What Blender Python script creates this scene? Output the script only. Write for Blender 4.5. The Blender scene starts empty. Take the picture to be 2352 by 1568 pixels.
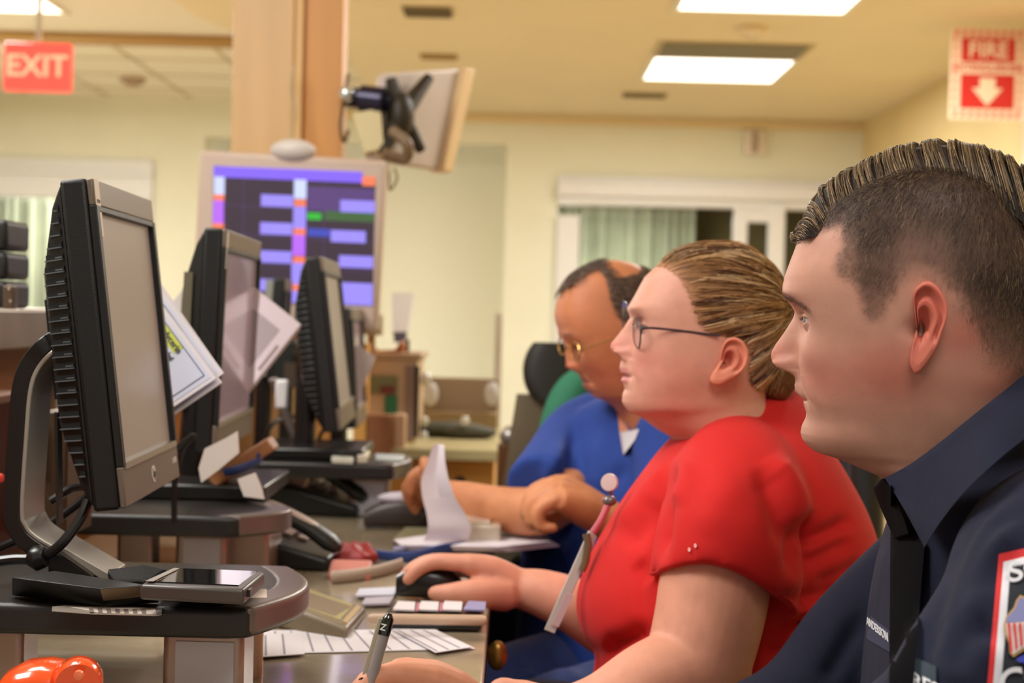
import bpy, bmesh, math, random
import numpy as np
from mathutils import Vector, Matrix, kdtree
random.seed(7); RNG = np.random.default_rng(7)
SC = bpy.context.scene
COL = SC.collection
# ------------------------------------------------------------------ camera, world, view
FPX = 50.0/36.0*2352; CAMZ = 1.12
PITCH = math.radians(-1.034); ROLL = math.radians(1.40)
f0 = Vector((0, math.cos(PITCH), math.sin(PITCH))); r0 = Vector((1, 0, 0)); u0 = r0.cross(f0)
CR = math.cos(ROLL)*r0 + math.sin(ROLL)*u0
CU = -math.sin(ROLL)*r0 + math.cos(ROLL)*u0
CF = f0
CP = Vector((0, 0, CAMZ))
cam = bpy.data.objects.new('camera', bpy.data.cameras.new('camera')); COL.objects.link(cam)
mw = Matrix.Identity(4)
for i in range(3):
    mw[i][0] = CR[i]; mw[i][1] = CU[i]; mw[i][2] = -CF[i]; mw[i][3] = CP[i]
cam.matrix_world = mw
cam.data.lens = 50; cam.data.sensor_width = 36; cam.data.clip_start = 0.05; cam.data.clip_end = 60
cam.data.dof.use_dof = True; cam.data.dof.focus_distance = 1.20; cam.data.dof.aperture_fstop = 6.3
SC.camera = cam
SC.view_settings.view_transform = 'Standard'; SC.view_settings.look = 'None'
SC.view_settings.gamma = 1; SC.view_settings.use_curve_mapping = False
SC.view_settings.exposure = 0.0
w = bpy.data.worlds.new('world'); SC.world = w; w.use_nodes = True
bg = w.node_tree.nodes['Background']; bg.inputs[0].default_value = (1.0, 0.95, 0.90, 1); bg.inputs[1].default_value = 0.44
LIGHT_COL = (1.0, 0.98, 0.94)
# positions of the ceiling troffers (x, y, size_x, size_y, watts); the last ones are unseen, added to light the near station
LAMPS = [(1.16, 8.40, .78, .74, 38), (1.14, 6.38, .78, .80, 60), (-2.85, 7.1, .9, .8, 180),
         (-.95, 2.2, .8, .8, 14), (1.1, 4.4, .8, .8, 36), (-1.5, 1.2, .8, .8, 44), (0.35, 0.15, .8, .8, 15)]

def ray(px, py):
    d = CF + CR*((px-1176)/FPX) - CU*((py-784)/FPX)
    return d
def at(px, py, Y):
    d = ray(px, py); return CP + d*(Y/d.y)
def onz(px, py, z):
    d = ray(px, py); return CP + d*((z-CP.z)/d.z)
def onx(px, py, x):
    d = ray(px, py); return CP + d*(x/d.x)
def proj(p):
    v = Vector(p)-CP; z = v.dot(CF); return (1176+FPX*v.dot(CR)/z, 784-FPX*v.dot(CU)/z)

# ------------------------------------------------------------------ materials
def lin(c):
    return tuple((x/255/12.92 if x/255 <= .04045 else ((x/255+.055)/1.055)**2.4) for x in c)
MATS = {}
def M(key, rgb=None, rough=.5, metal=0, var=0.0, scale=30, bump=0.0, bscale=200, emit=None, es=1, attr=False,
      spec=.5, coat=0, sss=0, trans=0, alpha=1, stretch=None, sheen=0, ior=1.5):
    if key in MATS: return MATS[key]
    m = bpy.data.materials.new(key); m.use_nodes = True; MATS[key] = m
    nt = m.node_tree; b = nt.nodes['Principled BSDF']
    c = lin(rgb) if rgb else (1, 1, 1)
    b.inputs['Base Color'].default_value = (*c, 1); b.inputs['Roughness'].default_value = rough
    b.inputs['Metallic'].default_value = metal; b.inputs['Specular IOR Level'].default_value = spec
    b.inputs['Coat Weight'].default_value = coat; b.inputs['IOR'].default_value = ior
    b.inputs['Transmission Weight'].default_value = trans; b.inputs['Alpha'].default_value = alpha
    if sss:
        b.inputs['Subsurface Weight'].default_value = sss; b.inputs['Subsurface Radius'].default_value = (1, .35, .2)
        b.inputs['Subsurface Scale'].default_value = .006
    if sheen:
        b.inputs['Sheen Weight'].default_value = sheen; b.inputs['Sheen Roughness'].default_value = .5
    tc = nt.nodes.new('ShaderNodeTexCoord'); src = tc.outputs['Object']
    if stretch:
        mp = nt.nodes.new('ShaderNodeMapping'); mp.inputs['Scale'].default_value = stretch
        nt.links.new(src, mp.inputs[0]); src = mp.outputs[0]
    col = None
    if attr:
        a = nt.nodes.new('ShaderNodeAttribute'); a.attribute_name = 'Col'; col = a.outputs['Color']
    if var:
        n = nt.nodes.new('ShaderNodeTexNoise'); n.inputs['Scale'].default_value = scale; n.inputs['Detail'].default_value = 5
        nt.links.new(src, n.inputs['Vector'])
        r = nt.nodes.new('ShaderNodeMapRange'); r.inputs[1].default_value = .3; r.inputs[2].default_value = .7
        r.inputs[3].default_value = 1-var; r.inputs[4].default_value = 1+var
        nt.links.new(n.outputs[0], r.inputs[0])
        mx = nt.nodes.new('ShaderNodeVectorMath'); mx.operation = 'SCALE'
        if col: nt.links.new(col, mx.inputs[0])
        else: mx.inputs[0].default_value = c
        nt.links.new(r.outputs[0], mx.inputs['Scale']); col = mx.outputs[0]
    if col: nt.links.new(col, b.inputs['Base Color'])
    if bump:
        n = nt.nodes.new('ShaderNodeTexNoise'); n.inputs['Scale'].default_value = bscale; n.inputs['Detail'].default_value = 3
        nt.links.new(src, n.inputs['Vector'])
        bp = nt.nodes.new('ShaderNodeBump'); bp.inputs['Strength'].default_value = bump; bp.inputs['Distance'].default_value = .002
        nt.links.new(n.outputs[0], bp.inputs['Height']); nt.links.new(bp.outputs[0], b.inputs['Normal'])
    if emit:
        b.inputs['Emission Color'].default_value = (*lin(emit), 1); b.inputs['Emission Strength'].default_value = es
    return m

# ------------------------------------------------------------------ object helpers
def tag(o, label=None, cat=None, group=None, kind=None):
    if label: o['label'] = label
    if cat: o['category'] = cat
    if group: o['group'] = group
    if kind: o['kind'] = kind
    return o
def thing(name, label, cat, loc=(0, 0, 0), rz=0, group=None):
    o = bpy.data.objects.new(name, None); COL.objects.link(o); o.empty_display_size = .05
    o.location = loc; o.rotation_euler = (0, 0, rz)
    return tag(o, label, cat, group)
def link_mesh(name, me, mats, parent=None, world=False, bevel=0, segs=2):
    if not isinstance(mats, (list, tuple)): mats = [mats]
    for m in mats: me.materials.append(m)
    o = bpy.data.objects.new(name, me); COL.objects.link(o)
    if parent:
        o.parent = parent
        if world:
            M4 = Matrix.Translation(parent_origin(parent)) @ parent_rot(parent)
            me.transform(M4.inverted())
    if bevel:
        b = o.modifiers.new('bevel', 'BEVEL'); b.width = bevel; b.segments = segs; b.limit_method = 'ANGLE'; b.angle_limit = math.radians(40)
    return o
def parent_chain(o):
    m = Matrix.Identity(4); ch = []
    while o: ch.append(o); o = o.parent
    for q in reversed(ch):
        m = m @ Matrix.Translation(q.location) @ q.rotation_euler.to_matrix().to_4x4() @ Matrix.Diagonal((*q.scale, 1))
    return m
def parent_origin(o): return parent_chain(o).translation
def parent_rot(o): return parent_chain(o).to_quaternion().to_matrix().to_4x4()
class MB:
    def __init__(s): s.v = []; s.f = []; s.m = []
    def add(s, vs, fs, mi=0):
        k = len(s.v); s.v += [tuple(v) for v in vs]; s.f += [tuple(i+k for i in f) for f in fs]; s.m += [mi]*len(fs); return s
    def box(s, c, d, R=None, mi=0):
        c = Vector(c); h = [Vector((x*d[0]/2, y*d[1]/2, z*d[2]/2)) for x in (-1, 1) for y in (-1, 1) for z in (-1, 1)]
        if R is not None: h = [R @ q for q in h]
        return s.add([c+q for q in h], [(0, 1, 3, 2), (4, 6, 7, 5), (0, 4, 5, 1), (2, 3, 7, 6), (0, 2, 6, 4), (1, 5, 7, 3)], mi)
    def prism(s, pts, vec, mi=0, mi2=None):
        n = len(pts); vec = Vector(vec); a = [Vector(p) for p in pts]; b = [p+vec for p in a]
        s.add(a+b, [tuple(range(n))[::-1], tuple(range(n, 2*n))], mi if mi2 is None else mi2)
        k = len(s.v)-2*n
        for i in range(n): s.f.append((k+i, k+(i+1) % n, k+n+(i+1) % n, k+n+i)); s.m.append(mi)
        return s
    def loft(s, rings, cap=True, mi=0, closed=True):
        n = len(rings[0]); k = len(s.v)
        for r in rings: s.v += [tuple(p) for p in r]
        for i in range(len(rings)-1):
            for j in range(n if closed else n-1):
                a = k+i*n+j; b = k+i*n+(j+1) % n
                s.f.append((a, b, b+n, a+n)); s.m.append(mi)
        if cap:
            s.f.append(tuple(range(k, k+n))[::-1]); s.m.append(mi)
            e = k+(len(rings)-1)*n; s.f.append(tuple(range(e, e+n))); s.m.append(mi)
        return s
    def tube(s, path, r, n=12, cap=True, mi=0, flat=1, upv=None, round_ends=False):
        P = [Vector(p) for p in path]; R = list(r) if isinstance(r, (list, tuple)) else [r]*len(P)
        if round_ends:
            d0 = (P[0]-P[1]).normalized(); d1 = (P[-1]-P[-2]).normalized(); ra, rb = R[0], R[-1]
            P = [P[0]+d0*ra*.95, P[0]+d0*ra*.7]+P+[P[-1]+d1*rb*.7, P[-1]+d1*rb*.95]
            R = [ra*.25, ra*.72]+R+[rb*.72, rb*.25]
        rings = []; up = Vector(upv) if upv else None; prev = None
        for i, p in enumerate(P):
            d = (P[min(i+1, len(P)-1)]-P[max(i-1, 0)]).normalized()
            if up: a = (up-d*up.dot(d)).normalized()
            else:
                if prev is None: a = d.orthogonal().normalized()
                else: a = (prev-d*prev.dot(d)).normalized()
            prev = a; b = d.cross(a)
            rings.append([p+(a*math.cos(t)*flat+b*math.sin(t))*R[i] for t in (2*math.pi*k/n for k in range(n))])
        return s.loft(rings, cap, mi)
    def cyl(s, p0, p1, r, n=24, mi=0): return s.tube([p0, p1], r, n, True, mi)
    def lathe(s, prof, c, n=32, mi=0, ax=(0, 0, 1)):
        ax = Vector(ax).normalized(); a = ax.orthogonal().normalized(); b = ax.cross(a); c = Vector(c)
        return s.loft([[c+ax*h+(a*math.cos(t)+b*math.sin(t))*max(r, 1e-4) for t in (2*math.pi*k/n for k in range(n))] for r, h in prof], True, mi)
    def ell(s, c, r, R=None, n=20, mi=0):
        c = Vector(c); rings = []
        for i in range(n+1):
            t = math.pi*(i+.001)/(n+.002)
            ring = []
            for k in range(n*2):
                p = math.pi*k/n; q = Vector((r[0]*math.sin(t)*math.cos(p), r[1]*math.sin(t)*math.sin(p), r[2]*math.cos(t)))
                ring.append(c+(R @ q if R is not None else q))
            rings.append(ring)
        return s.loft(rings, True, mi)
    def mesh(s, name, smooth=35):
        me = bpy.data.meshes.new(name); me.from_pydata(s.v, [], s.f); me.update()
        me.polygons.foreach_set('material_index', s.m)
        bm = bmesh.new(); bm.from_mesh(me); bmesh.ops.recalc_face_normals(bm, faces=bm.faces); bm.to_mesh(me); bm.free()
        if smooth:
            me.shade_smooth(); me.set_sharp_from_angle(angle=math.radians(smooth))
        return me
    def build(s, name, mats, parent=None, world=True, bevel=0, smooth=35, segs=2):
        return link_mesh(name, s.mesh(name, smooth), mats, parent, world, bevel, segs)
def np_mesh(name, V, Fq, cols=None, smooth=True):
    me = bpy.data.meshes.new(name); V = np.asarray(V, np.float32); Fq = np.asarray(Fq, np.int32)
    me.vertices.add(len(V)); me.vertices.foreach_set('co', V.ravel())
    me.loops.add(Fq.size); me.loops.foreach_set('vertex_index', Fq.ravel())
    me.polygons.add(len(Fq)); me.polygons.foreach_set('loop_start', np.arange(0, Fq.size, Fq.shape[1], dtype=np.int32))
    me.update(calc_edges=True); me.validate()
    if smooth: me.shade_smooth()
    if cols is not None: set_col(me, cols)
    return me
def set_col(me, cols):
    a = me.color_attributes.get('Col') or me.color_attributes.new('Col', 'FLOAT_COLOR', 'POINT')
    c = np.ones((len(me.vertices), 4), np.float32); c[:, :3] = cols; a.data.foreach_set('color', c.ravel())
def get_co(me):
    a = np.empty(len(me.vertices)*3, np.float32); me.vertices.foreach_get('co', a); return a.reshape(-1, 3)
def get_no(me):
    a = np.empty(len(me.vertices)*3, np.float32); me.vertices.foreach_get('normal', a); return a.reshape(-1, 3)
def fuse(mb, voxel, smooth=6, fac=.5):
    me = mb.mesh('tmp', 0); o = bpy.data.objects.new('tmp', me); COL.objects.link(o)
    r = o.modifiers.new('r', 'REMESH'); r.mode = 'VOXEL'; r.voxel_size = voxel; r.adaptivity = 0
    if smooth:
        sm = o.modifiers.new('s', 'SMOOTH'); sm.iterations = smooth; sm.factor = fac
    dg = bpy.context.evaluated_depsgraph_get(); dg.update()
    out = bpy.data.meshes.new_from_object(o.evaluated_get(dg)); bpy.data.objects.remove(o); bpy.data.meshes.remove(me)
    out.materials.clear(); out.shade_smooth()
    return out
def join_meshes(name, meshes):
    bm = bmesh.new()
    for m in meshes: bm.from_mesh(m)
    me = bpy.data.meshes.new(name); bm.to_mesh(me); bm.free(); return me
def seg_dist(P, A, B):
    A = np.array(A); B = np.array(B); d = B-A; t = np.clip(((P-A)@d)/(d@d+1e-12), 0, 1)
    return np.linalg.norm(P-(A+t[:, None]*d), axis=1), t
def folds(me, lines):
    """creases and ridges pressed into cloth along its camera side: (points, depth, amplitude, width)"""
    P = get_co(me).astype(np.float64); N = get_no(me).astype(np.float64); D = np.zeros(len(P)); V = P-np.array(tuple(CP))
    z = V@np.array(tuple(CF)); X = V@np.array(tuple(CR))/z; Y = V@np.array(tuple(CU))/z; Q = np.stack([X, Y], 1)
    face = np.clip(-(N*V).sum(1)/np.linalg.norm(V, axis=1)*3, 0, 1)
    for pts, dep, A, wd in lines:
        L = [((p[0]-1176)/FPX, -(p[1]-784)/FPX) for p in smooth2(pts)]
        best = np.full(len(P), 1e9); n = len(L)-1; T = np.zeros(len(P))
        for i in range(n):
            d, t = seg_dist(Q, L[i], L[i+1]); k = d < best; best[k] = d[k]; T[k] = (i+t[k])/n
        D += float(np.clip(A*1.5, -.014, .014))*np.exp(-(best*z/max(wd, .008))**2)*np.clip(np.minimum(T, 1-T)*4+.1, 0, 1)*face*(np.abs(z-dep) < .16)
    P += N*D[:, None]; me.vertices.foreach_set('co', P.astype(np.float32).ravel()); me.update()
def smooth2(pts):
    P = np.array(pts, float); k = np.arange(len(P)); return cr(k, P, np.linspace(0, len(P)-1, (len(P)-1)*5+1))
def text_mb(txt, size, o, xv, yv, depth=.0003, align='CENTER', bold=False, xs=1, raw=False):
    """mesh of a line of lettering lying in the plane o + x*xv + y*yv"""
    cu = bpy.data.curves.new('t', 'FONT'); cu.body = txt; cu.size = size; cu.align_x = align; cu.align_y = 'CENTER'; cu.extrude = depth
    if bold: cu.offset = size*.018
    ob = bpy.data.objects.new('t', cu); COL.objects.link(ob)
    dg = bpy.context.evaluated_depsgraph_get(); dg.update()
    me = bpy.data.meshes.new_from_object(ob.evaluated_get(dg)); bpy.data.objects.remove(ob); bpy.data.curves.remove(cu)
    xv = Vector(xv).normalized(); yv = Vector(yv); yv = yv.normalized() if raw else (yv-xv*yv.dot(xv)).normalized(); zv = xv.cross(yv).normalized(); xv = xv*xs; o = Vector(o)
    mb = MB(); mb.add([o+xv*v.co.x+yv*v.co.y+zv*v.co.z for v in me.vertices], [tuple(p.vertices) for p in me.polygons]); bpy.data.meshes.remove(me)
    return mb
def cr(keys, vals, s):
    """Catmull-Rom through (keys, vals) evaluated at array s"""
    k = np.asarray(keys, float); v = np.asarray(vals, float)
    if v.ndim == 1: v = v[:, None]
    s = np.atleast_1d(s); i = np.clip(np.searchsorted(k, s, side='right')-1, 0, len(k)-2)
    m = np.zeros_like(v); m[1:-1] = (v[2:]-v[:-2])/(k[2:]-k[:-2])[:, None]; m[0] = (v[1]-v[0])/(k[1]-k[0]); m[-1] = (v[-1]-v[-2])/(k[-1]-k[-2])
    h = (k[i+1]-k[i]); t = (s-k[i])/h; h = h[:, None]; t = t[:, None]
    r = (2*t**3-3*t**2+1)*v[i]+(t**3-2*t**2+t)*h*m[i]+(-2*t**3+3*t**2)*v[i+1]+(t**3-t**2)*h*m[i+1]
    return r[:, 0] if r.shape[1] == 1 else r
def smooth_path(pts, n=8):
    P = np.array([tuple(p) for p in pts]); k = np.arange(len(P)); s = np.linspace(0, len(P)-1, (len(P)-1)*n+1)
    return [Vector(q) for q in cr(k, P, s)]
def copy_tree(o, parent=None):
    c = o.copy(); COL.objects.link(c); c.parent = parent
    for ch in o.children: copy_tree(ch, c)
    return c
def superring(c, ex, ey, rx, ry, n=40, p=2.3):
    out = []
    for k in range(n):
        t = 2*math.pi*k/n; ct, st = math.cos(t), math.sin(t)
        out.append(c+ex*(rx*math.copysign(abs(ct)**(2/p), ct))+ey*(ry*math.copysign(abs(st)**(2/p), st)))
    return out
X3, Y3, Z3 = Vector((1, 0, 0)), Vector((0, 1, 0)), Vector((0, 0, 1))
# ------------------------------------------------------------------ room shell
WALL = M('cream_paint', (228, 226, 204), .75, var=.03, scale=2)
YEL = M('yellow_paint', (222, 200, 146), .75, var=.03, scale=2)
CEIL = M('yellow_ceiling_paint', (236, 220, 182), .8, var=.02, scale=2)
TILE = M('acoustic_tile', (238, 230, 208), .9, var=.05, scale=60)
WHITE = M('white_trim', (226, 224, 222), .45, var=.02)
FLOOR = M('floor_vinyl', (150, 132, 106), .35, var=.1, scale=6)
DARKOLIVE = M('dark_opening', (66, 56, 26), .8, var=.1)
def struct(mb, name, m, bevel=0):
    o = mb.build(name, m, bevel=bevel); return tag(o, kind='structure')
ZC = 2.60; ZT = 2.66; YB = 10.5
XR = at(1980, 400, YB).x
struct(MB().box((-.5, 5.0, -.05), (9, 13, .1)), 'floor', FLOOR)
# painted ceiling with a curved left edge over a tiled one
edge = [at(372, 60, 7.1).x]
cpts = []
cc = Vector((-.75, 6.6)); 
for k in range(25):
    t = math.pi*(.5+k/24*.5)
    cpts.append((cc.x+.95*math.cos(t)*1.0, 6.75-1.2+ (1.9*math.sin(t)), ZC))
poly = [(XR+.1, YB+.6, ZC), (-1.0, YB+.6, ZC), (-1.0, 8.3, ZC)]
poly += [(-.95-.72*math.sin(k/16*math.pi/2), 6.9+1.2*math.cos(k/16*math.pi/2), ZC) for k in range(17)]
poly += [(-1.67, 2.0, ZC), (-1.67, -1.2, ZC), (XR+.1, -1.2, ZC)]
o = struct(MB().prism(poly, (0, 0, .12)), 'ceiling', CEIL); tag(o, 'yellow painted ceiling with a rounded left edge')
mb = MB(); mb.box((-2.6, 4.6, ZT+.03), (4.6, 11.8, .06))
o = struct(mb, 'ceiling', TILE)
mb = MB(); z = ZT-.004
for y in (8.25, 8.85, 9.45, 10.05): mb.box((-2.6, y, z), (4.0, .02, .008))
for x in (-1.2, -1.8, -2.4, -3.0, -3.6): mb.box((x, 9.3, z), (.02, 2.3, .008))
struct(mb, 'trim_1', M('tile_grid', (205, 190, 160), .6))
struct(MB().box((-2.7, 8.1, ZT-.03), (3.4, .10, .05)), 'trim_2', M('tile_edge_bead', (176, 140, 84), .7))  # dark joint strip where the tiled ceiling begins
# back wall pieces: left part, header over the alcove, right part
xl0 = -4.2; xa0 = at(468, 500, YB).x; xa1 = at(1158, 600, YB).x
def hz(py, px=1176, Y=YB): return at(px, py, Y).z
TH = .14
HD = hz(500, 600)+.0
zhead = at(1100, 330, YB).z
xg1 = at(352, 500, YB).x; zg1 = at(180, 365, YB).z; xd0 = at(1278, 600, YB).x; zd1 = at(1600, 412, YB).z
mb = MB()
mb.box(((xg1+xa0)/2, YB+TH/2, 1.37), (xa0-xg1, TH, 2.76))
mb.box(((xl0+xg1)/2, YB+TH/2, (zg1+2.75)/2), (xg1-xl0, TH, 2.75-zg1))
mb.box(((xa0+xa1)/2, YB+TH/2, (zhead+2.75)/2), (xa1-xa0, TH, 2.75-zhead))
mb.box(((xa1+xd0)/2, YB+TH/2, 1.37), (xd0-xa1, TH, 2.76))
mb.box(((xd0+XR)/2, YB+TH/2, (zd1+2.75)/2), (XR-xd0, TH, 2.75-zd1))
struct(mb, 'wall_back', WALL)
mb = MB(); mb.box(((xa0+xa1)/2, YB+.95, 1.37), (xa1-xa0+.3, .1, 2.74)); mb.box((xa0-.05, YB+.55, 1.37), (.1, .8, 2.74)); mb.box((xa1+.05, YB+.55, 1.37), (.1, .8, 2.74))
struct(mb, 'wall_alcove', M('sage_paint', (244, 242, 222), .75, var=.02))
struct(MB().box((XR+.06, 4.6, 1.37), (.12, 12, 2.76)), 'wall_right', YEL)
struct(MB().box((xl0-.06, 4.6, 1.37), (.12, 12, 2.76)), 'wall_left', WALL)
struct(MB().box((.6, YB-.02, ZC-.035), (4.2, .04, .06)), 'trim_3', M('cornice', (226, 204, 160), .6))
# left glazed opening with green curtain
CURT = M('green_curtain', (204, 206, 182), .9, var=.10, scale=3)
def curtain(name, x0, x1, y, z0, z1, label):
    n = 120; fr = [(x0+(x1-x0)*i/n, y+.05*math.sin(i*.9)+.03*math.sin(i*.37), 0) for i in range(n+1)]
    mb = MB(); mb.loft([[(p[0], p[1], z0) for p in fr]+[(p[0], p[1]+.01, z0) for p in fr[::-1]], [(p[0], p[1], z1) for p in fr]+[(p[0], p[1]+.01, z1) for p in fr[::-1]]])
    return tag(mb.build(name, CURT, smooth=80), label, 'curtain')
GL = M('door_glass', (235, 240, 235), .03, trans=1, ior=1.2, spec=.3)
zwt = at(60, 452, YB).z; xw1 = at(125, 600, YB).x
g = MB()
g.box(((xl0+xg1)/2, YB+.02, (zwt+zg1)/2), (xg1-xl0, .12, zg1-zwt)); g.box(((xw1+xg1)/2, YB+.02, zwt/2), (xg1-xw1, .12, zwt))
w1 = struct(g, 'window_1', WHITE, .01)
g = MB(); g.box(((xw1+xg1)/2+.02, YB-.06, zwt/2), (.03, .05, zwt)); g.box(((xl0+xg1)/2, YB-.06, zwt+.18), (xg1-xl0, .05, .03)); g.build('window_rail', WHITE, w1)
MB().box(((xl0+xw1)/2, YB+.05, zwt/2), (xw1-xl0, .01, zwt)).build('glass_pane', GL, w1)
curtain('curtain', xl0-.3, xw1+.1, YB+1.4, .1, zwt+.1, 'green curtain behind the glass at the far left of the room')
# sliding glass doors on the right
zgt = at(1500, 500, YB).z; zgt2 = at(1850, 465, YB).z
xs = [at(p, 560, YB).x for p in (1278, 1330, 1680, 1712, 1760, 1797, 1900)]
g = MB()
g.box(((xs[0]+XR)/2, YB, (zgt+zd1)/2+.04), (XR-xs[0], .14, zd1-zgt-.08)); g.box(((xs[0]+xs[1])/2, YB, zgt/2), (xs[1]-xs[0], .14, zgt))
d1 = struct(g, 'door_1', WHITE, .008)
g = MB()
g.box(((xs[2]+xs[3])/2, YB-.05, zgt/2+.03), (xs[3]-xs[2], .06, zgt+.1)); g.box(((xs[4]+xs[5])/2, YB-.06, zgt/2+.03), (xs[5]-xs[4], .06, zgt+.16))
g.box(((xs[2]+xs[5])/2, YB-.05, zgt+.03), (xs[5]-xs[2], .05, .1)); g.box(((xs[0]+XR)/2, YB-.09, zd1-.10), (XR-xs[0], .06, .10))
g.build('door_stile', WHITE, d1, bevel=.006)
MB().box(((xs[1]+xs[2])/2, YB+.02, zgt/2), (xs[2]-xs[1], .01, zgt)).box(((xs[3]+xs[4])/2, YB, zgt/2), (xs[4]-xs[3], .01, zgt)).build('glass_pane', GL, d1)
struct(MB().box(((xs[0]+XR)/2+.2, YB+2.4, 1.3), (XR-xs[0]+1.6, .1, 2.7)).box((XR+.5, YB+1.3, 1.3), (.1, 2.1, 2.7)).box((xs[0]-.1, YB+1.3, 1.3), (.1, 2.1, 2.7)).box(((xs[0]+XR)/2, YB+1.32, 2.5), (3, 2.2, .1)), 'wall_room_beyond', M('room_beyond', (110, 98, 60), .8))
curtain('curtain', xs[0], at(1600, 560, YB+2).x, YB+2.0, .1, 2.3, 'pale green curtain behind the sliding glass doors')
rb = thing('ceiling_light', 'lit lamp seen through the sliding door glass', 'light', ((xs[1]+xs[2])/2-.25, YB+.9, 2.22), group=None)  # panel added to imitate light reflected in the door glass
MB().box((0, 0, 0), (.45, .3, .05)).build('diffuser', M('added_lamp_glow', (255, 255, 250), emit=(255, 250, 235), es=2.2), rb, world=False)
l = bpy.data.lights.new('lamp', 'AREA'); l.size = .5; l.energy = 60; l.color = LIGHT_COL; lo = bpy.data.objects.new('lamp', l); COL.objects.link(lo); lo.parent = rb; lo.location = (0, -.2, -.06)  # its added lamp also brightens the curtain behind the doors
l = bpy.data.lights.new('lamp', 'AREA'); l.size = .5; l.energy = 45; l.color = LIGHT_COL
lb = thing('ceiling_light', 'lit lamp above the far left window', 'light', (-3.4, YB+.7, 2.35)); lo = bpy.data.objects.new('lamp', l); COL.objects.link(lo); lo.parent = lb  # unseen lamp, added to brighten the left curtain
MB().box((0, 0, .03), (.5, .5, .04)).build('diffuser', MATS['added_lamp_glow'], lb, world=False)
# ceiling lights
DIFF = M('troffer_diffuser', (255, 255, 255), emit=(255, 250, 240), es=3.2)
FRM = M('troffer_frame', (235, 228, 210), .5)
labs = ['rectangular ceiling light farther down the room, above the woman in red', 'rectangular ceiling light cut by the top edge of the picture, right of centre', 'ceiling light cut by the top left corner of the picture',
        'unseen ceiling light added over the counter between the monitors', 'unseen ceiling light added over the seats behind the doctor', 'unseen ceiling light added over the near left aisle', 'unseen ceiling light added above the near desk']
for (x, y, sx, sy, wt), lab in zip(LAMPS, labs):
    zc = ZT if x < -1.67 else ZC
    t = thing('ceiling_light', lab, 'light', (x, y, zc), group=None)
    mb = MB(); fr = .03
    for dx, dy, a, b_ in ((0, sy/2+fr/2, sx+2*fr, fr), (0, -sy/2-fr/2, sx+2*fr, fr), (sx/2+fr/2, 0, fr, sy), (-sx/2-fr/2, 0, fr, sy)): mb.box((dx, dy, -.006), (a, b_, .012))
    mb.build('light_frame', FRM, t, world=False)
    MB().box((0, 0, -.003), (sx, sy, .006)).build('diffuser', DIFF, t, world=False)
    l = bpy.data.lights.new('lamp', 'AREA'); l.shape = 'RECTANGLE'; l.size = sx; l.size_y = sy; l.energy = wt; l.color = LIGHT_COL
    lo = bpy.data.objects.new('lamp', l); COL.objects.link(lo); lo.parent = t; lo.location = (0, 0, -.03)
def vent(px, py, Y, sx, sy, label, m=None, n=6):
    p = onz(px, py, ZC); t = thing('ceiling_vent', label, 'vent', (p.x, p.y, ZC))
    mb = MB().box((0, 0, -.004), (sx, sy, .008)); mb.build('vent_frame', M('vent_frame', (196, 180, 140), .6), t, world=False)
    mb = MB()
    for i in range(n): mb.box((0, -sy/2+sy*(i+.5)/n, -.012), (sx*.92, sy/n*.45, .008), Matrix.Rotation(.5, 3, 'X'))
    mb.build('slat', m or M('vent_slat', (120, 108, 84), .6), t, world=False)
vent(1680, 113, 0, .84, .40, 'wide grey ceiling vent in front of the farther ceiling light', M('vent_grey', (150, 146, 132), .5), 9)
vent(983, 24, 0, .25, .22, 'small dark ceiling vent nearest the wooden column')
vent(1008, 127, 0, .22, .14, 'small faint ceiling vent above the tilted display', M('vent_faint', (165, 135, 84), .6))
vent(1480, 216, 0, .30, .16, 'small ceiling vent between the far light and the back wall')
t = thing('smoke_detector', 'round white smoke detector between the two right ceiling lights', 'detector', onz(1725, 62, ZC))
t.location.z = ZC
MB().lathe([(.08, 0), (.08, -.02), (.06, -.045), (.0, -.05)], (0, 0, 0)).build('housing', M('detector_white', (226, 206, 168), .5), t, world=False)
MB().lathe([(.03, -.045), (.025, -.06), (0, -.062)], (0, 0, 0)).build('sensor_cap', M('detector_cap', (200, 180, 140), .5), t, world=False)
pq = onz(305, 180, ZT)
tag(MB().lathe([(.09, 0), (.085, -.02), (.04, -.05), (0, -.052)], (pq.x, pq.y, ZT)).build('sprinkler', M('sprinkler_brown', (168, 140, 112), .5)), 'small brown round sprinkler on the tiled ceiling right of the exit sign', 'sprinkler')
# exit sign
pe = at(88, 155, 6.4); t = thing('exit_sign', 'glowing red exit sign hanging from the tiled ceiling', 'sign', (pe.x, pe.y, pe.z))
MB().box((0, 0, 0), (.30, .045, .215)).build('sign_panel', M('exit_red', (235, 70, 60), .4, emit=(255, 92, 78), es=1.0), t, world=False, bevel=.008)
MB().box((0, 0, (ZT-pe.z+.1)/2), (.02, .02, ZT-pe.z-.1)).build('hanger', WHITE, t, world=False)

text_mb('EXIT', .135, (0, -.0235, 0), X3, Z3, bold=True).build('lettering', M('exit_letters', (255, 190, 160), emit=(255, 176, 140), es=1.0), t, world=False)
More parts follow.
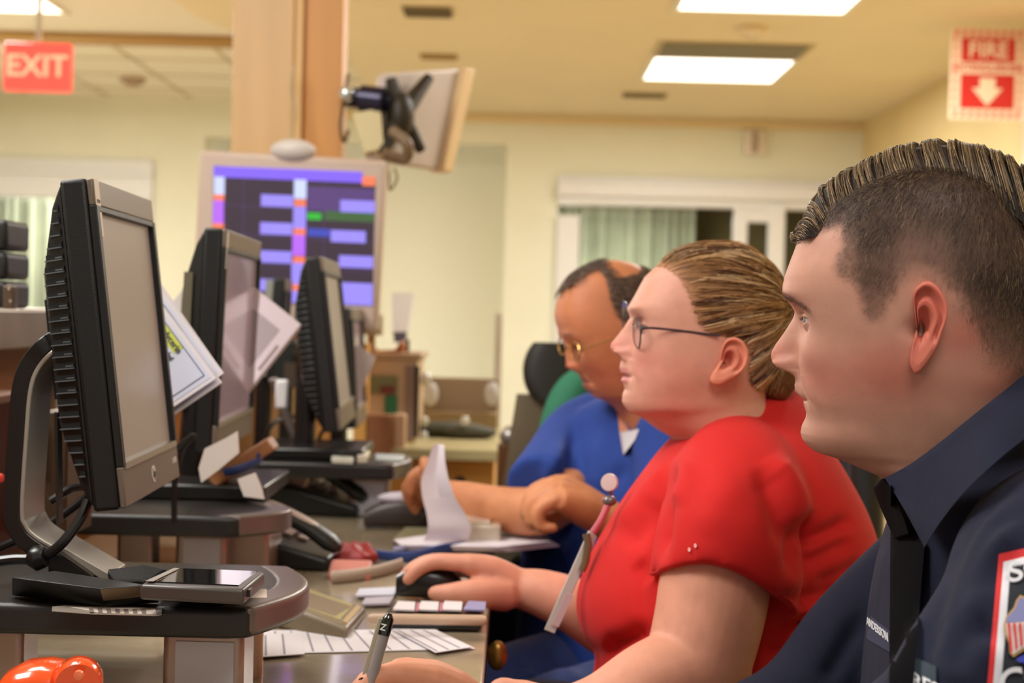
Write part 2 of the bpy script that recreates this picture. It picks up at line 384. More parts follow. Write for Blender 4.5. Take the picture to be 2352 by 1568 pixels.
# fire extinguisher sign, standing out from the right wall
pf = at(2268, 170, 6.9); W_, H_ = .36, .445
t = thing('fire_extinguisher_sign', 'red and white fire extinguisher sign with a down arrow on the right wall', 'sign', (pf.x, pf.y, pf.z))
RED = M('sign_red', (214, 44, 40), .5); SW = M('sign_white', (250, 226, 196), .5)
MB().box((0, 0, 0), (W_, .006, H_)).build('sign_panel', SW, t, world=False)
mb = MB(); k = 0
def chev(x, z, a, b):
    mb.prism([(x, -.0035, z), (x+a*.5, -.0035, z), (x+a*.5+b, -.0035, z+a), (x+b, -.0035, z+a)], (0, -.0006, 0))
for i in range(9): chev(-W_/2+.012+i*.038, H_/2-.045, .034, .012); chev(-W_/2+.012+i*.038, -H_/2+.01, .034, .012)
for i in range(9): chev(-W_/2+.008, -H_/2+.05+i*.04, .026, .01); chev(W_/2-.034, -H_/2+.05+i*.04, .026, .01)
mb.build('striped_border', M('sign_stripe', (238, 120, 104), .5), t, world=False)
MB().box((0, -.004, .115), (.26, .003, .115)).box((0, -.004, -.085), (.26, .003, .165)).build('red_field', RED, t, world=False)
text_mb('FIRE', .108, (0, -.0062, .112), X3, Z3, bold=True).build('lettering', SW, t, world=False)
text_mb('EXTINGUISHER', .050, (0, -.004, .028), X3, Z3, bold=True).build('lettering', RED, t, world=False)
mb = MB(); mb.prism([(-.038, -.0056, -.02), (.038, -.0056, -.02), (.038, -.0056, -.07), (.075, -.0056, -.07), (0, -.0056, -.155), (-.075, -.0056, -.07), (-.038, -.0056, -.07)], (0, -.0008, 0)); mb.build('arrow', SW, t, world=False)
mb = MB().box((XR-.16+.0, pf.y+.02, pf.z), (.36, .012, .03)); MB().box(((XR-pf.x)/2, .012, 0), (XR-pf.x, .01, .03)).build('bracket', WHITE, t, world=False)
p = at(2300, 330, 6.95)
t = thing('wall_notice', 'pale notice board on the right wall under the fire extinguisher sign', 'notice', (XR-.01, 6.9, p.z))
MB().box((0, 0, 0), (.02, .45, .5)).build('panel', M('notice_pale', (226, 216, 196), .5), t, world=False)
MB().box((-.012, .1, .02), (.004, .05, .05)).box((-.012, -.05, -.03), (.004, .05, .05)).build('printed_mark', M('notice_mark', (120, 96, 80), .5), t, world=False)
struct(MB().box((XR-.02, 6.62, 1.37), (.05, .05, 2.6)), 'trim_4', M('corner_bead', (196, 168, 112), .6))
p = at(1733, 328, YB-.03)
t = thing('wall_alarm', 'small white alarm unit on the back wall above the sliding doors', 'alarm', (p.x, p.y, p.z))
MB().box((0, 0, 0), (.15, .05, .19)).build('housing', M('alarm_white', (228, 216, 198), .5), t, world=False, bevel=.01)
MB().box((0, -.03, 0), (.05, .02, .15)).build('strobe_lens', M('alarm_lens', (170, 150, 132), .3), t, world=False, bevel=.006)
# ------------------------------------------------------------------ nurse station
BLK = M('black_plastic', (22, 22, 22), .42, bump=.25, bscale=900)
BLK2 = M('black_satin', (30, 28, 27), .3)
DK = M('dark_recess', (8, 8, 8), .8)
SIL = M('silver_plastic', (168, 160, 148), .38, metal=.6)
BEZ = M('grey_bezel', (122, 110, 98), .45, metal=.3)
ALU = M('brushed_aluminium', (186, 178, 166), .42, metal=.55)
WOOD = M('oak_counter', (176, 104, 46), .4, var=.18, scale=3, stretch=(1, 1, 9))
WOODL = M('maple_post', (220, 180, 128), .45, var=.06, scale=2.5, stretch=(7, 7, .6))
WOODY = M('maple_front', (236, 176, 92), .45, var=.06, scale=3)
LAM = M('grey_laminate', (150, 134, 118), .35, var=.12, scale=14)
DESKM = M('desk_laminate', (158, 144, 120), .14, var=.05, scale=90, coat=.3)
PAP = M('paper', (236, 232, 236), .6)
PAPL = M('paper_lines', (150, 146, 156), .7)
WHT = M('white_plastic', (214, 206, 200), .4)
BROWNM = M('taupe_metal', (128, 104, 94), .3, metal=.5)
t = struct(MB().box((-.37, 1.55, .735), (.70, 2.5, .03)), 'floor_desk_temp', DESKM)
bpy.data.objects.remove(t)
t = thing('desk', 'long grey beige laminate desk running away from the camera under the monitors', 'desk', (-.37, 1.5, 0))
MB().box((-.345, 1.47, .735), (.65, 2.46, .03)).build('worktop', DESKM, t, bevel=.003)
MB().box((-.50, 3.13, .735), (.32, .86, .03)).build('worktop', DESKM, t, bevel=.003)
MB().box((-.023, 1.47, .733), (.006, 2.46, .026)).build('edge_band', M('edge_band', (196, 172, 140), .4), t)
for y in (.35, 1.25, 2.55): MB().box((-.40, y, .36), (.55, .03, .72)).build('leg', BLK2, t)
t = thing('transaction_counter', 'orange brown wooden counter wall with a grey laminate ledge behind the monitors', 'counter', (-.76, 1.9, 0))
MB().box((-.76, 1.9, .53), (.08, 3.5, 1.06)).build('wood_panel', WOOD, t)
MB().box((-.80, 1.9, 1.085), (.26, 3.5, .055)).build('ledge', LAM, t, bevel=.004)
for y in (1.0, 1.62, 2.24, 2.86, 3.3): MB().box((-.717, y, .80), (.006, .02, .5)).build('panel_joint', M('joint_bead', (150, 128, 104), .5), t)
# column
cx0 = at(530, 300, 3.6).x; cx1 = at(678, 300, 3.6).x; cx2 = at(796, 300, 3.7).x
t = thing('wooden_column', 'tall maple clad column behind the wall display', 'column', ((cx0+cx2)/2, 3.75, 0))
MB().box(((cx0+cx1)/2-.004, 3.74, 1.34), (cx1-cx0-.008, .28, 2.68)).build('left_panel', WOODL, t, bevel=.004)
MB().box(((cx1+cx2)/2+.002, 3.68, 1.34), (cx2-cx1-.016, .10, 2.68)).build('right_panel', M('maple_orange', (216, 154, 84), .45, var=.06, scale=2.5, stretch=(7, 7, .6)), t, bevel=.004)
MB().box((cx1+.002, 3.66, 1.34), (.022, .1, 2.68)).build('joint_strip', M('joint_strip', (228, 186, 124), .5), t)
# wall display (face-on) hung on the column
DY = 3.42
a = at(458, 343, DY); b = at(888, 368, DY); c = at(868, 722, DY)
ex = (b-a); Wd = ex.length; ex.normalize(); Hd = .415
t = thing('wall_display', 'large pink bezelled display with purple patient tracking grid on the column', 'display', at(670, 540, DY))
rx = ex; rz_ = Vector((-ex.z, 0, ex.x)); ctr = a+rx*Wd/2-rz_*Hd/2
Rm = Matrix((rx, Y3, rz_)).transposed()
MB().box(ctr+Vector((0, .03, 0)), (Wd, .06, Hd), Rm).build('housing', M('display_housing', (206, 184, 170), .4), t, bevel=.012)
MB().box(ctr+Vector((0, .10, 0)), (.2, .12, .2), Rm).build('wall_mount', BLK2, t)
def dpt(px, py, off=0): return at(px, py, DY-.001-off)
sa, sb, sc_, sd = [dpt(*q) for q in ((491, 380), (862, 407), (856, 700), (485, 690))]
mb = MB(); mb.prism([sa, sb, sc_, sd], (0, -.0012, 0)); mb.build('screen', M('screen_dark', (58, 44, 58), .25, emit=(70, 52, 66), es=.85), t)
def srect(mb, x0, y0, x1, y1, off=.0018):
    k = (y1-y0); s = .067
    mb.prism([dpt(x0, y0, off), dpt(x1, y0+(x1-x0)*s*.6, off), dpt(x1-k*.012, y1+(x1-x0)*s*.6, off), dpt(x0-k*.012, y1, off)], (0, -.0008, 0))
def cells(name, m, *rs):
    for r in rs:
        mb = MB(); srect(mb, *r); mb.build(name, m, t)
PUR = M('screen_purple', (120, 90, 250), emit=(136, 100, 255), es=1.0); LPUR = M('screen_lilac', (150, 140, 255), emit=(158, 142, 255), es=1.05)
WBL = M('screen_white_blue', (200, 215, 255), emit=(206, 216, 255), es=1.1); ORG = M('screen_orange', (255, 120, 70), emit=(255, 128, 84), es=1.05)
MAG = M('screen_magenta', (190, 90, 255), emit=(188, 104, 255), es=1.05); GRN = M('screen_green', (40, 190, 50), emit=(38, 190, 48), es=1.0)
DGR = M('screen_dark_green', (60, 110, 50), emit=(62, 104, 52), es=.9); BLUE = M('screen_blue', (60, 80, 200), emit=(64, 76, 200), es=.9); DPU = M('screen_plum', (90, 60, 120), emit=(92, 60, 128), es=.9)
cells('header_bar', PUR, (491, 381, 832, 406))
cells('alert_cell', ORG, (832, 405, 862, 426), (491, 446, 515, 460), (489, 512, 514, 524, .003), *[(676-(y-458)*.02, y, 703-(y-458)*.02, y+15, .004) for y in (458, 524, 588, 652)])
cells('bright_cell', WBL, (492, 405, 516, 446), (676, 412, 704, 456, .003))
cells('magenta_cell', MAG, (490, 460, 514, 512), (672, 538, 701, 586, .003))
cells('name_cell', LPUR, (674, 474, 703, 524, .003), (670, 602, 698, 652, .003), (668, 667, 694, 694, .003), *[(x, y, x1, y+27) for x, y, x1 in ((600, 446, 674), (598, 510, 672), (596, 575, 670), (594, 640, 640), (782, 459, 861), (760, 528, 840), (779, 586, 857))], (775, 648, 856, 698))
mb = MB(); srect(mb, 706, 488, 738, 504); mb.build('green_cell', GRN, t)
mb = MB(); srect(mb, 745, 484, 860, 506, .0014); mb.build('green_band', DGR, t)
mb = MB(); srect(mb, 706, 524, 758, 542); mb.build('blue_cell', BLUE, t)
mb = MB(); srect(mb, 706, 428, 860, 482, .001); mb.build('plum_band', DPU, t)
for q_ in [((516, y), (858, y+22)) for y in (470, 536, 602, 668)]+[((560, 408), (556, 690)), ((745, 420), (742, 690))]:
    MB().tube([dpt(*q_[0], .001), dpt(*q_[1], .001)], .0008, 4).build('grid_line', DPU, t)
q = at(672, 345, DY); MB().ell(q+Vector((0, .01, 0)), (.055, .03, .028)).build('mount_knob', WHT, t)
q0 = at(672, 190, 3.55)
tag(MB().tube(smooth_path([at(675, 150, 3.56), at(670, 200, 3.55), at(676, 260, 3.55), at(668, 330, 3.5)]), .004, 8).build('display_cable', M('beige_cable', (190, 170, 130), .6)), 'thin beige cable running down the column joint to the wall display', 'cable')
for k_ in ('screen_purple', 'screen_lilac', 'screen_white_blue', 'screen_orange', 'screen_magenta', 'screen_green', 'screen_dark_green', 'screen_blue', 'screen_plum', 'screen_dark'):
    MATS[k_].node_tree.nodes['Principled BSDF'].inputs['Base Color'].default_value = (.01, .01, .012, 1)
# second display seen from behind on its arm
t = thing('tilted_display', 'white backed display seen from behind on a black arm beside the column', 'display', at(960, 280, 3.7))
q = [at(*p) for p in ((885, 168, 3.60), (1068, 156, 3.85), (1018, 392, 3.80), (856, 366, 3.56))]
nrm = (q[1]-q[0]).cross(q[3]-q[0]).normalized()
if nrm.y > 0: nrm = -nrm
MB().prism(q, -nrm*.03).build('back_cover', M('display_back', (214, 200, 192), .45), t, bevel=.008)
q2 = [at(*p) for p in ((1068, 156, 3.82), (1092, 158, 3.86), (1040, 396, 3.81), (1018, 392, 3.77))]
MB().prism(q2, -nrm*.05).build('bezel_edge', M('display_edge', (236, 204, 158), .4), t, bevel=.004)
mb = MB()
c0 = at(920, 265, 3.60)
for p_ in ((898, 180, 3.60), (985, 178, 3.68), (880, 350, 3.55), (968, 345, 3.65)): mb.tube([c0, at(*p_)], [.026, .014], 10)
mb.ell(c0, (.035, .04, .06)); mb.build('bracket', M('bracket_dark', (44, 36, 22), .5), t)
mb = MB().tube(smooth_path([at(900, 300, 3.52), at(935, 330, 3.5), at(930, 365, 3.52), at(880, 352, 3.5)]), .014, 10); mb.build('cable_loop', M('taupe_cable', (128, 104, 78), .5), t)
mb = MB().cyl(at(796, 222, 3.62), at(900, 235, 3.6), .026).cyl(at(830, 226, 3.57), at(880, 232, 3.56), .034); mb.build('arm', M('arm_navy', (48, 44, 66), .25, metal=.5), t)
MB().ell(at(796, 216, 3.56), (.02, .02, .02)).build('joint_cap', M('bright_cap', (226, 234, 240), .2, metal=.8), t)
MB().tube([at(845, 262, 3.58), at(862, 350, 3.57)], [.05, .035], 4).build('mount_box', M('mount_cream', (222, 208, 160), .5), t)
tag(MB().tube(smooth_path([at(905, 385, 3.5), at(912, 410, 3.5), at(896, 436, 3.5), at(893, 400, 3.5), at(888, 372, 3.5)]), .003, 6).build('loose_cable', M('olive_cable', (140, 128, 84), .6)), 'loose thin cable dangling below the tilted display', 'cable')
tag(MB().tube(smooth_path([at(800, 170, 3.6), at(790, 230, 3.58), at(782, 290, 3.58), at(790, 325, 3.58), at(800, 300, 3.6)]), .005, 6).build('arm_cable', M('brown_cable', (110, 84, 50), .6)), 'brown cable hanging on the right edge of the column beside the black arm', 'cable')

# ------------------------------------------------------------------ monitors
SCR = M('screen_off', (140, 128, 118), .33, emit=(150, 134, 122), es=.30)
def monitor(label, near_top, near_bot, Y, wdir, W, group='monitors in a row on the desk risers', full=True, scr=None, stand=True, hump=True):
    A = at(*near_top, Y); B = at(*near_bot, Y)
    wd = Vector((wdir, 1, 0)).normalized(); n = wd.cross(Z3).normalized()
    up = (A-B); up = (up-wd*up.dot(wd)); H = up.length; up.normalize(); nn = wd.cross(up).normalized()
    t = thing('computer_monitor', label, 'monitor', (B.x-.05, B.y+W/2, .85), group=group)
    def L(x, y, z): return B+nn*x+wd*y+up*z
    R = Matrix((nn, wd, up)).transposed()
    def bx(mb, x0, x1, y0, y1, z0, z1, mi=0): return mb.box(L((x0+x1)/2, (y0+y1)/2, (z0+z1)/2), (x1-x0, y1-y0, z1-z0), R, mi)
    bx(MB(), -.029, -.004, 0, W, 0, H).build('frame_shell', BLK, t, bevel=.004, segs=3)
    mb = MB(); bt = .026; bb = .040; bs = .012
    bx(mb, -.004, .002, .001, W-.001, H-bt, H-.001); mb.build('silver_bezel', BEZ, t, bevel=.0015)
    mb = MB(); bx(mb, -.004, .002, .001, W-.001, .001, bb); mb.build('silver_bezel', BEZ, t, bevel=.0015)
    mb = MB(); bx(mb, -.004, .0035, .001, bs, bb, H-bt); bx(mb, -.004, .0035, W-bs, W-.001, bb, H-bt); bx(mb, -.004, .003, bs, W-bs, H-bt-.006, H-bt)
    mb.build('black_bezel', BLK, t, bevel=.001)
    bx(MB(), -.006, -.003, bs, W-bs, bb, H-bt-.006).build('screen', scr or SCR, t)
    mb = MB(); bx(mb, -.004, .004, .01, W-.01, bb-.003, bb+.003); mb.build('highlight_strip', SIL, t)
    if hump:
        xs = [(-.029, 0.002, .012, .988), (-.040, .008, .075, .925), (-.058, .022, .27, .73), (-.064, .05, .32, .68)]
        mb = MB(); mb.loft([[L(x, y, a*H), L(x, W-y, a*H), L(x, W-y, b_*H), L(x, y, b_*H)] for x, y, a, b_ in xs]); mb.build('back_cover', BLK, t, bevel=.003)
    if full:
        ns = 23; lip = MB(); rec = MB()
        for i in range(ns):
            z = H*(.115+.80*i/(ns-1)); f = z/H
            ext = min(1, max(.0, (f-.03)/.22), max(.0, (.985-f)/.24))
            x1 = -.030-.027*ext; y1 = .002+.0195*ext
            P0 = L(-.0305, .0015, z); P1 = L(x1, y1-.0012, z)
            d = (P1-P0); 
            if d.length < .004: continue
            dn = d.normalized(); out = dn.cross(up).normalized()
            if out.dot(CP-P0) < 0: out = -out
            P0 = P0+dn*.003; P1 = P1-dn*.002
            rec.add([P0+out*.0004-up*.001, P1+out*.0004-up*.001, P1+out*.0004+up*.004, P0+out*.0004+up*.004], [(0, 1, 2, 3)])  # flat black quads stand for the shade inside the slots
            lip.prism([P0+out*.0002-up*.0022, P1+out*.0002-up*.0022, P1+out*.0002-up*.001, P0+out*.0002-up*.001], out*.0022)  # lighter grey lips put the edge highlight into the colour
            if i > 6 and i < 19:
                m0 = P0+(P1-P0)*.05; m1 = P0+(P1-P0)*.45
                lip.add([m0+out*.0006, m1+out*.0006, m1+out*.0006+up*.0014, m0+out*.0006+up*.0014], [(0, 1, 2, 3)])
        rec.build('vent_slot_shade', DK, t); lip.build('vent_louvre', M('lip_highlight_grey', (92, 98, 102), .35), t)
    return t, L, R, H, up, nn, wd, n
t1, L, R, H, up, nn, wd, n = monitor('nearest monitor with ribbed black back on a curved silver stand', (207, 407), (285, 1170), 1.335, -.04, .262)
t = t1
LOGO = M('logo_white', (220, 214, 206), .3)
lg = MB().lathe([(.0088, 0), (.0088, .0006), (.007, .0008)], L(.002, .131, .019), 28, ax=nn).build('logo_disc', LOGO, t)
text_mb('hp', .013, L(.0029, .131, .0195), wd, up, bold=True).build('logo_lettering', M('logo_dark', (90, 80, 76), .5), t)
text_mb('L1702', .0085, L(.0022, .240, .022), wd, up, bold=True).build('model_lettering', LOGO, t)
MB().box(L(.0024, .013, H-.028), (.0006, .017, .054), R).build('name_label', M('cream_label', (226, 214, 196), .5), t)
text_mb('L1702', .0045, L(.003, .013, H-.022), wd, up).build('label_lettering', M('label_ink', (130, 120, 110), .5), t)
# curved stand
YS = 1.375
outer = smooth_path([at(150, 772, YS+.02), at(112, 790, YS), at(72, 832, YS), at(50, 890, YS), at(40, 1000, YS), at(30, 1170, YS), at(40, 1215, YS), at(68, 1248, YS), at(140, 1292, YS), at(205, 1338, YS)], 5)
sw = .062
def strap(path, off, th, w0, name, m, y0=0):
    rings = []
    for i, p in enumerate(path):
        d = (path[min(i+1, len(path)-1)]-path[max(i-1, 0)]); d.y = 0; d.normalize(); nr = Vector((-d.z, 0, d.x))
        if nr.x < 0 and abs(nr.x) > .3: nr = -nr
        rings.append([p+nr*off+Y3*y0, p+nr*(off+th)+Y3*y0, p+nr*(off+th)+Y3*(y0+w0), p+nr*off+Y3*(y0+w0)])
    return MB().loft(rings).build(name, m, t, bevel=.001)
def strap2(path, o0, o1, w0, name, m):
    rings = []; pn = None
    for i, p in enumerate(path):
        d = (path[min(i+1, len(path)-1)]-path[max(i-1, 0)]); d.y = 0; d.normalize(); nr = Vector((-d.z, 0, d.x))
        if pn is None: nr = nr if nr.x > 0 else -nr
        elif nr.dot(pn) < 0: nr = -nr
        pn = nr
        rings.append([p+nr*o0, p+nr*o1, p+nr*o1+Y3*w0, p+nr*o0+Y3*w0])
    return MB().loft(rings).build(name, m, t, bevel=.0012)
strap2(outer, -.010, .006, sw, 'stand_arm', BLK2)
strap2(outer, .006, .0105, sw, 'stand_inner_face', ALU)
pa = at(82, 1020, YS); MB().box(at(84, 1080, YS)+Vector((.012, .03, 0)), (.003, .014, .11), Matrix.Rotation(math.radians(-2), 3, 'Y')).build('cable_slot', M('slot_dark', (70, 60, 52), .5), t)
MB().box(L(-.071, .13, H*.5), (.016, .08, .10), R).build('neck_block', BLK2, t)
mb = MB(); foot = [at(110, 1262, 1.38), at(175, 1300, 1.38), at(250, 1335, 1.38), at(250, 1352, 1.38), at(112, 1352, 1.38)]
mb.prism(foot, (0, .05, 0)); mb.build('stand_foot', BLK2, t)
mb = MB(); pr = [at(118, 1250, 1.37), at(132, 1248, 1.37), at(253, 1318, 1.37), at(252, 1331, 1.37), at(232, 1331, 1.37)]
mb.prism(pr, (0, .055, 0)); mb.build('stand_toe', ALU, t, bevel=.001)
# V-shaped base
zt = .85
def zp(px, py, z): return onz(px, py, z)
mb = MB()
a0, a1, a2, a3 = zp(25, 1343, zt+.018), zp(232, 1362, zt+.018), zp(352, 1352, zt+.018), zp(120, 1312, zt+.022)
b0, b1, b2 = zp(25, 1368, zt+.001), zp(238, 1392, zt+.001), zp(368, 1383, zt+.001)
a0 = Vector((a0.x, a0.y, zt+.030)); 
mb.add([zp(25, 1326, zt+.024), zp(230, 1352, zt+.022), zp(350, 1344, zt+.022), zp(125, 1309, zt+.028), b0, b1, b2, Vector((zp(125, 1309, zt+.028).x, zp(125, 1309, zt+.028).y+.03, zt+.001))],
       [(0, 1, 2, 3), (0, 4, 5, 1), (1, 5, 6, 2), (2, 6, 7, 3), (3, 7, 4, 0), (4, 7, 6, 5)])
mb.build('base_foot', BLK, t, bevel=.002)
mb = MB(); mb.add([zp(231, 1352.5, zt+.0222)+Vector((0, -.0012, 0)), zp(349, 1345, zt+.0222)+Vector((0, -.0012, 0)), b2+Vector((-.001, -.0012, .002)), b1+Vector((.001, -.0012, .002))], [(0, 1, 2, 3)]); mb.build('foot_face', M('foot_gold', (150, 132, 104), .45, metal=.5, bump=.4, bscale=500), t)
mb = MB(); q = [zp(245, 1306, zt+.02), zp(330, 1296, zt+.02), zp(390, 1306, zt+.02), zp(330, 1330, zt+.008), zp(262, 1332, zt+.01)]
mb.prism(q, (0, 0, -.008)); mb.build('base_foot', BLK, t, bevel=.002)
# other monitors
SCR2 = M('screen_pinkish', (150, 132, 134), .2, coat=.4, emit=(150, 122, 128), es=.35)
t2, L2, R2, H2, up2, nn2, wd2, n2 = monitor('second monitor along the desk, dark sided, with a beige reflection painted on its back', (518, 524), (491, 1045), 1.94, -.045, .36, full=False, scr=SCR2)
mb = MB(); mb.box(L2(-.048, .006, H2*.5), (.012, .001, H2*.6), R2); mb.build('side_reflection', M('side_reflection_olive', (110, 104, 84), .4), t2)  # grey reflection on the back put into the panel colour
MB().box(L2(.003, .006, H2-.03), (.0006, .012, .05), R2).build('name_label', MATS['cream_label'], t2)
MB().tube([L2(-.05, .18, .12), Vector((L2(-.06, .18, 0).x, L2(0, .18, 0).y, .875))], .025, 12).build('stand_column', BLK2, t2)
c2 = L2(-.05, .16, 0); MB().box((c2.x, c2.y, .862), (.24, .22, .022)).build('base_plate', BLK2, t2, bevel=.004)
t3, L3, R3, H3, up3, nn3, wd3, n3 = monitor('third monitor along the desk, its ribbed back turned to the camera', (738, 588), (781, 990), 2.5, -.035, .34, full=True)
c3 = L3(-.06, .16, 0); MB().tube([L3(-.06, .16, .15), Vector((c3.x-.02, c3.y, .87))], .02, 12).build('stand_column', BLK2, t3); MB().box((c3.x, c3.y, .862), (.2, .2, .02)).build('base_plate', BLK2, t3, bevel=.004)
t4, L4, R4, H4, up4, nn4, wd4, n4 = monitor('plain black monitor half hidden just beyond the third monitor', (806, 706), (819, 984), 3.12, -.03, .30, full=False, scr=SCR2)
c4 = L4(-.05, .15, 0); MB().tube([L4(-.05, .15, .1), Vector((c4.x, c4.y, .76))], .02, 12).build('stand_column', BLK2, t4); MB().box((c4.x, c4.y, .762), (.2, .2, .02)).build('base_plate', BLK2, t4)
t5, L5, R5, H5, up5, nn5, wd5, n5 = monitor('slim black monitor between the second and third monitors', (659, 640), (640, 872), 3.05, -.05, .10, full=False, scr=SCR2, hump=False)
MB().box(L5(-.035, .03, H5/2), (.02, .05, H5*.95), R5).build('pale_back_edge', M('grey_back', (150, 150, 140), .5), t5)
c5 = L5(-.04, .05, 0); MB().tube([L5(-.04, .05, .06), Vector((c5.x, c5.y, .755))], .018, 12).build('stand_column', BLK2, t5)

def screen_glow(t, L, H, W, nn, e, col):
    l = bpy.data.lights.new('screen_glow', 'AREA'); l.shape = 'RECTANGLE'; l.size = W*.85; l.size_y = H*.8; l.energy = e; l.color = col
    o = bpy.data.objects.new('screen_glow', l); COL.objects.link(o); o.parent = t; p = L(.006, W/2, H/2)-parent_origin(t); o.location = p; o.rotation_euler = (-nn).to_track_quat('Z', 'Y').to_euler()
screen_glow(t1, L, H, .262, nn, .35, (.95, .9, 1)); screen_glow(t2, L2, H2, .36, nn2, .3, (1, .9, .97)); screen_glow(t3, L3, H3, .34, nn3, .4, (.9, .8, 1))
# ------------------------------------------------------------------ risers
def riser(label, y0, dep, xb, xf, legs, grp='monitor risers on the desk', bow=.035):
    t = thing('monitor_riser', label, 'riser', ((xb+xf)/2, y0+dep/2, .75), group=grp)
    n = 22; arc = [(xf-.02+0*k, y0) for k in range(1)]+[(xf+bow*math.sin(math.pi*k/n), y0+.006+(dep-.012)*k/n) for k in range(n+1)]+[(xf-.02, y0+dep)]
    MB().prism([(xb, y0, .822)]+[(x, y, .822) for x, y in arc]+[(xb, y0+dep, .822)], (0, 0, .028)).build('shelf_plate', BLK2 if False else M('riser_black', (34, 31, 30), .38, bump=.12, bscale=700), t, bevel=.006, segs=4)
    tr = arc[1:-1]
    MB().prism([(x+.0015, y, .824) for x, y in tr]+[(x-.034, y, .824) for x, y in tr[::-1]], (0, 0, .0268)).build('front_trim', M('riser_trim', (116, 104, 100), .32, metal=.3, bump=.1, bscale=700), t, bevel=.006, segs=4)
    for lg in legs:
        (lx, ly, lw, ld, kind) = lg
        if kind == 'post': MB().lathe([(lw, 0), (lw, .072)], (lx, ly, .75)).build('leg', M('leg_champagne', (196, 174, 150), .35, metal=.6), t)
        else:
            lo_ = MB().box((lx, ly, .786), (lw, ld, .072)).build('leg', M('leg_silver', (178, 158, 146), .32, metal=.55), t, bevel=.006)
            if kind == 'label': MB().box((lx+.002, ly-ld/2-.0008, .782), (lw*.72, .0012, .06)).build('leg_label', M('leg_label', (206, 204, 210), .5), lo_)
    return t
xr1 = onz(570, 1402, .85).x
riser('nearest riser, black shelf with rounded taupe front edge holding the nearest monitor', 1.275, .23, -.70, xr1, [((at(465, 1520, 1.31)).x, 1.34, .075, .06, 'label'), (at(577, 1520, 1.42).x, 1.43, .010, 0, 'post'), (at(8, 1520, 1.30).x-.01, 1.33, .05, .05, 'box')])
xr2 = onz(530, 1200, .85).x
riser('second riser, under the second monitor, with a papers pile on it', 1.84, .17, -.70, xr2, [(at(462, 1260, 1.9).x, 1.92, .068, .05, 'label'), (at(588, 1255, 2.0).x, 2.0, .055, .12, 'box'), (at(305, 1260, 1.9).x, 1.93, .05, .04, 'box')], bow=.055)
riser('farthest riser, dark shelf with yellow sticky notes on top', 2.52, .22, -.47, at(905, 1075, 2.55).x, [(at(847, 1160, 2.58).x, 2.60, .074, .05, 'label'), (at(672, 1120, 2.6).x, 2.62, .05, .04, 'box')], bow=.025)
# things on and under the nearest riser
t = thing('handheld_tablet', 'black handheld tablet with glossy screen lying on the nearest riser', 'tablet', zp(470, 1350, .85))
zb = .853
q = [zp(358, 1372, zb), zp(556, 1384, zb), zp(606, 1342, zb), zp(395, 1340, zb)]
MB().prism(q, (0, 0, .014)).build('lower_case', BLK, t, bevel=.004)
z2 = zb+.014; q = [zp(320, 1341, z2+.012), zp(560, 1353, z2+.012), zp(609, 1313, z2+.012), zp(398, 1303, z2+.012)]
def dn(q, dz): return [Vector((v.x, v.y, v.z+dz)) for v in q]
MB().prism(dn(q, -.014), (0, 0, .014)).build('upper_case', M('tablet_grey', (72, 66, 62), .35), t, bevel=.003)
q2 = [zp(340, 1336, z2+.0122), zp(548, 1345, z2+.0122), zp(590, 1313, z2+.0122), zp(408, 1306, z2+.0122)]
MB().prism(dn(q2, 0), (0, 0, .0008)).build('screen', M('tablet_glass', (10, 10, 10), .05, coat=1), t)
q3 = [zp(334, 1335, z2+.0134), zp(352, 1335.5, z2+.0134), zp(412, 1306, z2+.0134), zp(400, 1305, z2+.0134)]
MB().prism(q3, (0, 0, .0006)).build('side_strip', SIL, t)
e0, e1 = q[1]+Vector((.001, 0, -.006)), q[2]+Vector((.001, 0, -.006))
MB().box(e0+(e1-e0)*.22, (.003, .012, .006)).build('side_port', BLK2, t)
z = .8508
o = MB().prism([zp(120, 1394, z), zp(150, 1391, z), zp(372, 1397, z), zp(371, 1412, z), zp(358, 1414.5, z), zp(215, 1411, z), zp(119, 1404, z)], (0, 0, .0006)).build('tape_label', M('tape_clear', (150, 140, 130), .2)); tag(o, 'taped paper label strip at the front edge of the nearest riser', 'label')
o2 = MB().prism([zp(160, 1394, z+.0008), zp(356, 1398, z+.0008), zp(360, 1411, z+.0008), zp(230, 1408, z+.0008)], (0, 0, .0004)).build('paper_strip', M('label_paper', (206, 190, 176), .6), o)
mb = MB()
for i in range(7): mb.prism([zp(204+i*20, 1397+i*.4, z+.0014), zp(214+i*20, 1397+i*.4, z+.0014), zp(216+i*20, 1406+i*.4, z+.0014), zp(206+i*20, 1406+i*.4, z+.0014)], (0, 0, .0002))
mb.build('printed_line', M('ink_grey', (120, 108, 104), .6), o)
tag(MB().prism([zp(572, 1352, z), zp(613, 1353, z), zp(613, 1373, z), zp(562, 1373, z)], (0, 0, .0004)).build('paper_sticker', M('sticker', (200, 182, 172), .5)), 'small pale sticker on the nearest riser beside the tablet', 'sticker')
# orange stapler-like thing in the corner
t = thing('orange_dispenser', 'glossy orange plastic dispenser in the bottom left corner', 'dispenser', at(100, 1570, 1.12).xyz)
Yo = 1.12; mb = MB(); rings = []
for px_, y0_, hw in ((-20, 1600, .008), (5, 1560, .02), (25, 1535, .03), (60, 1518, .034), (110, 1514, .034), (140, 1520, .032), (160, 1545, .024), (168, 1575, .012)):
    top = at(px_, y0_, Yo); rings.append(superring(Vector((top.x, Yo, (top.z+.765)/2)), Y3, Z3, hw, (top.z-.765)/2, 28, 3))
mb.loft(rings); mb.build('housing', M('orange_gloss', (236, 84, 34), .18, coat=.6), t, bevel=.002)
MB().lathe([(.001, -.012), (.017, -.012), (.019, -.008), (.019, .008), (.017, .012), (.001, .012)], at(180, 1566, Yo-.01), 36, ax=(.25, -1, 0)).build('roll_wheel', MATS['orange_gloss'], t)
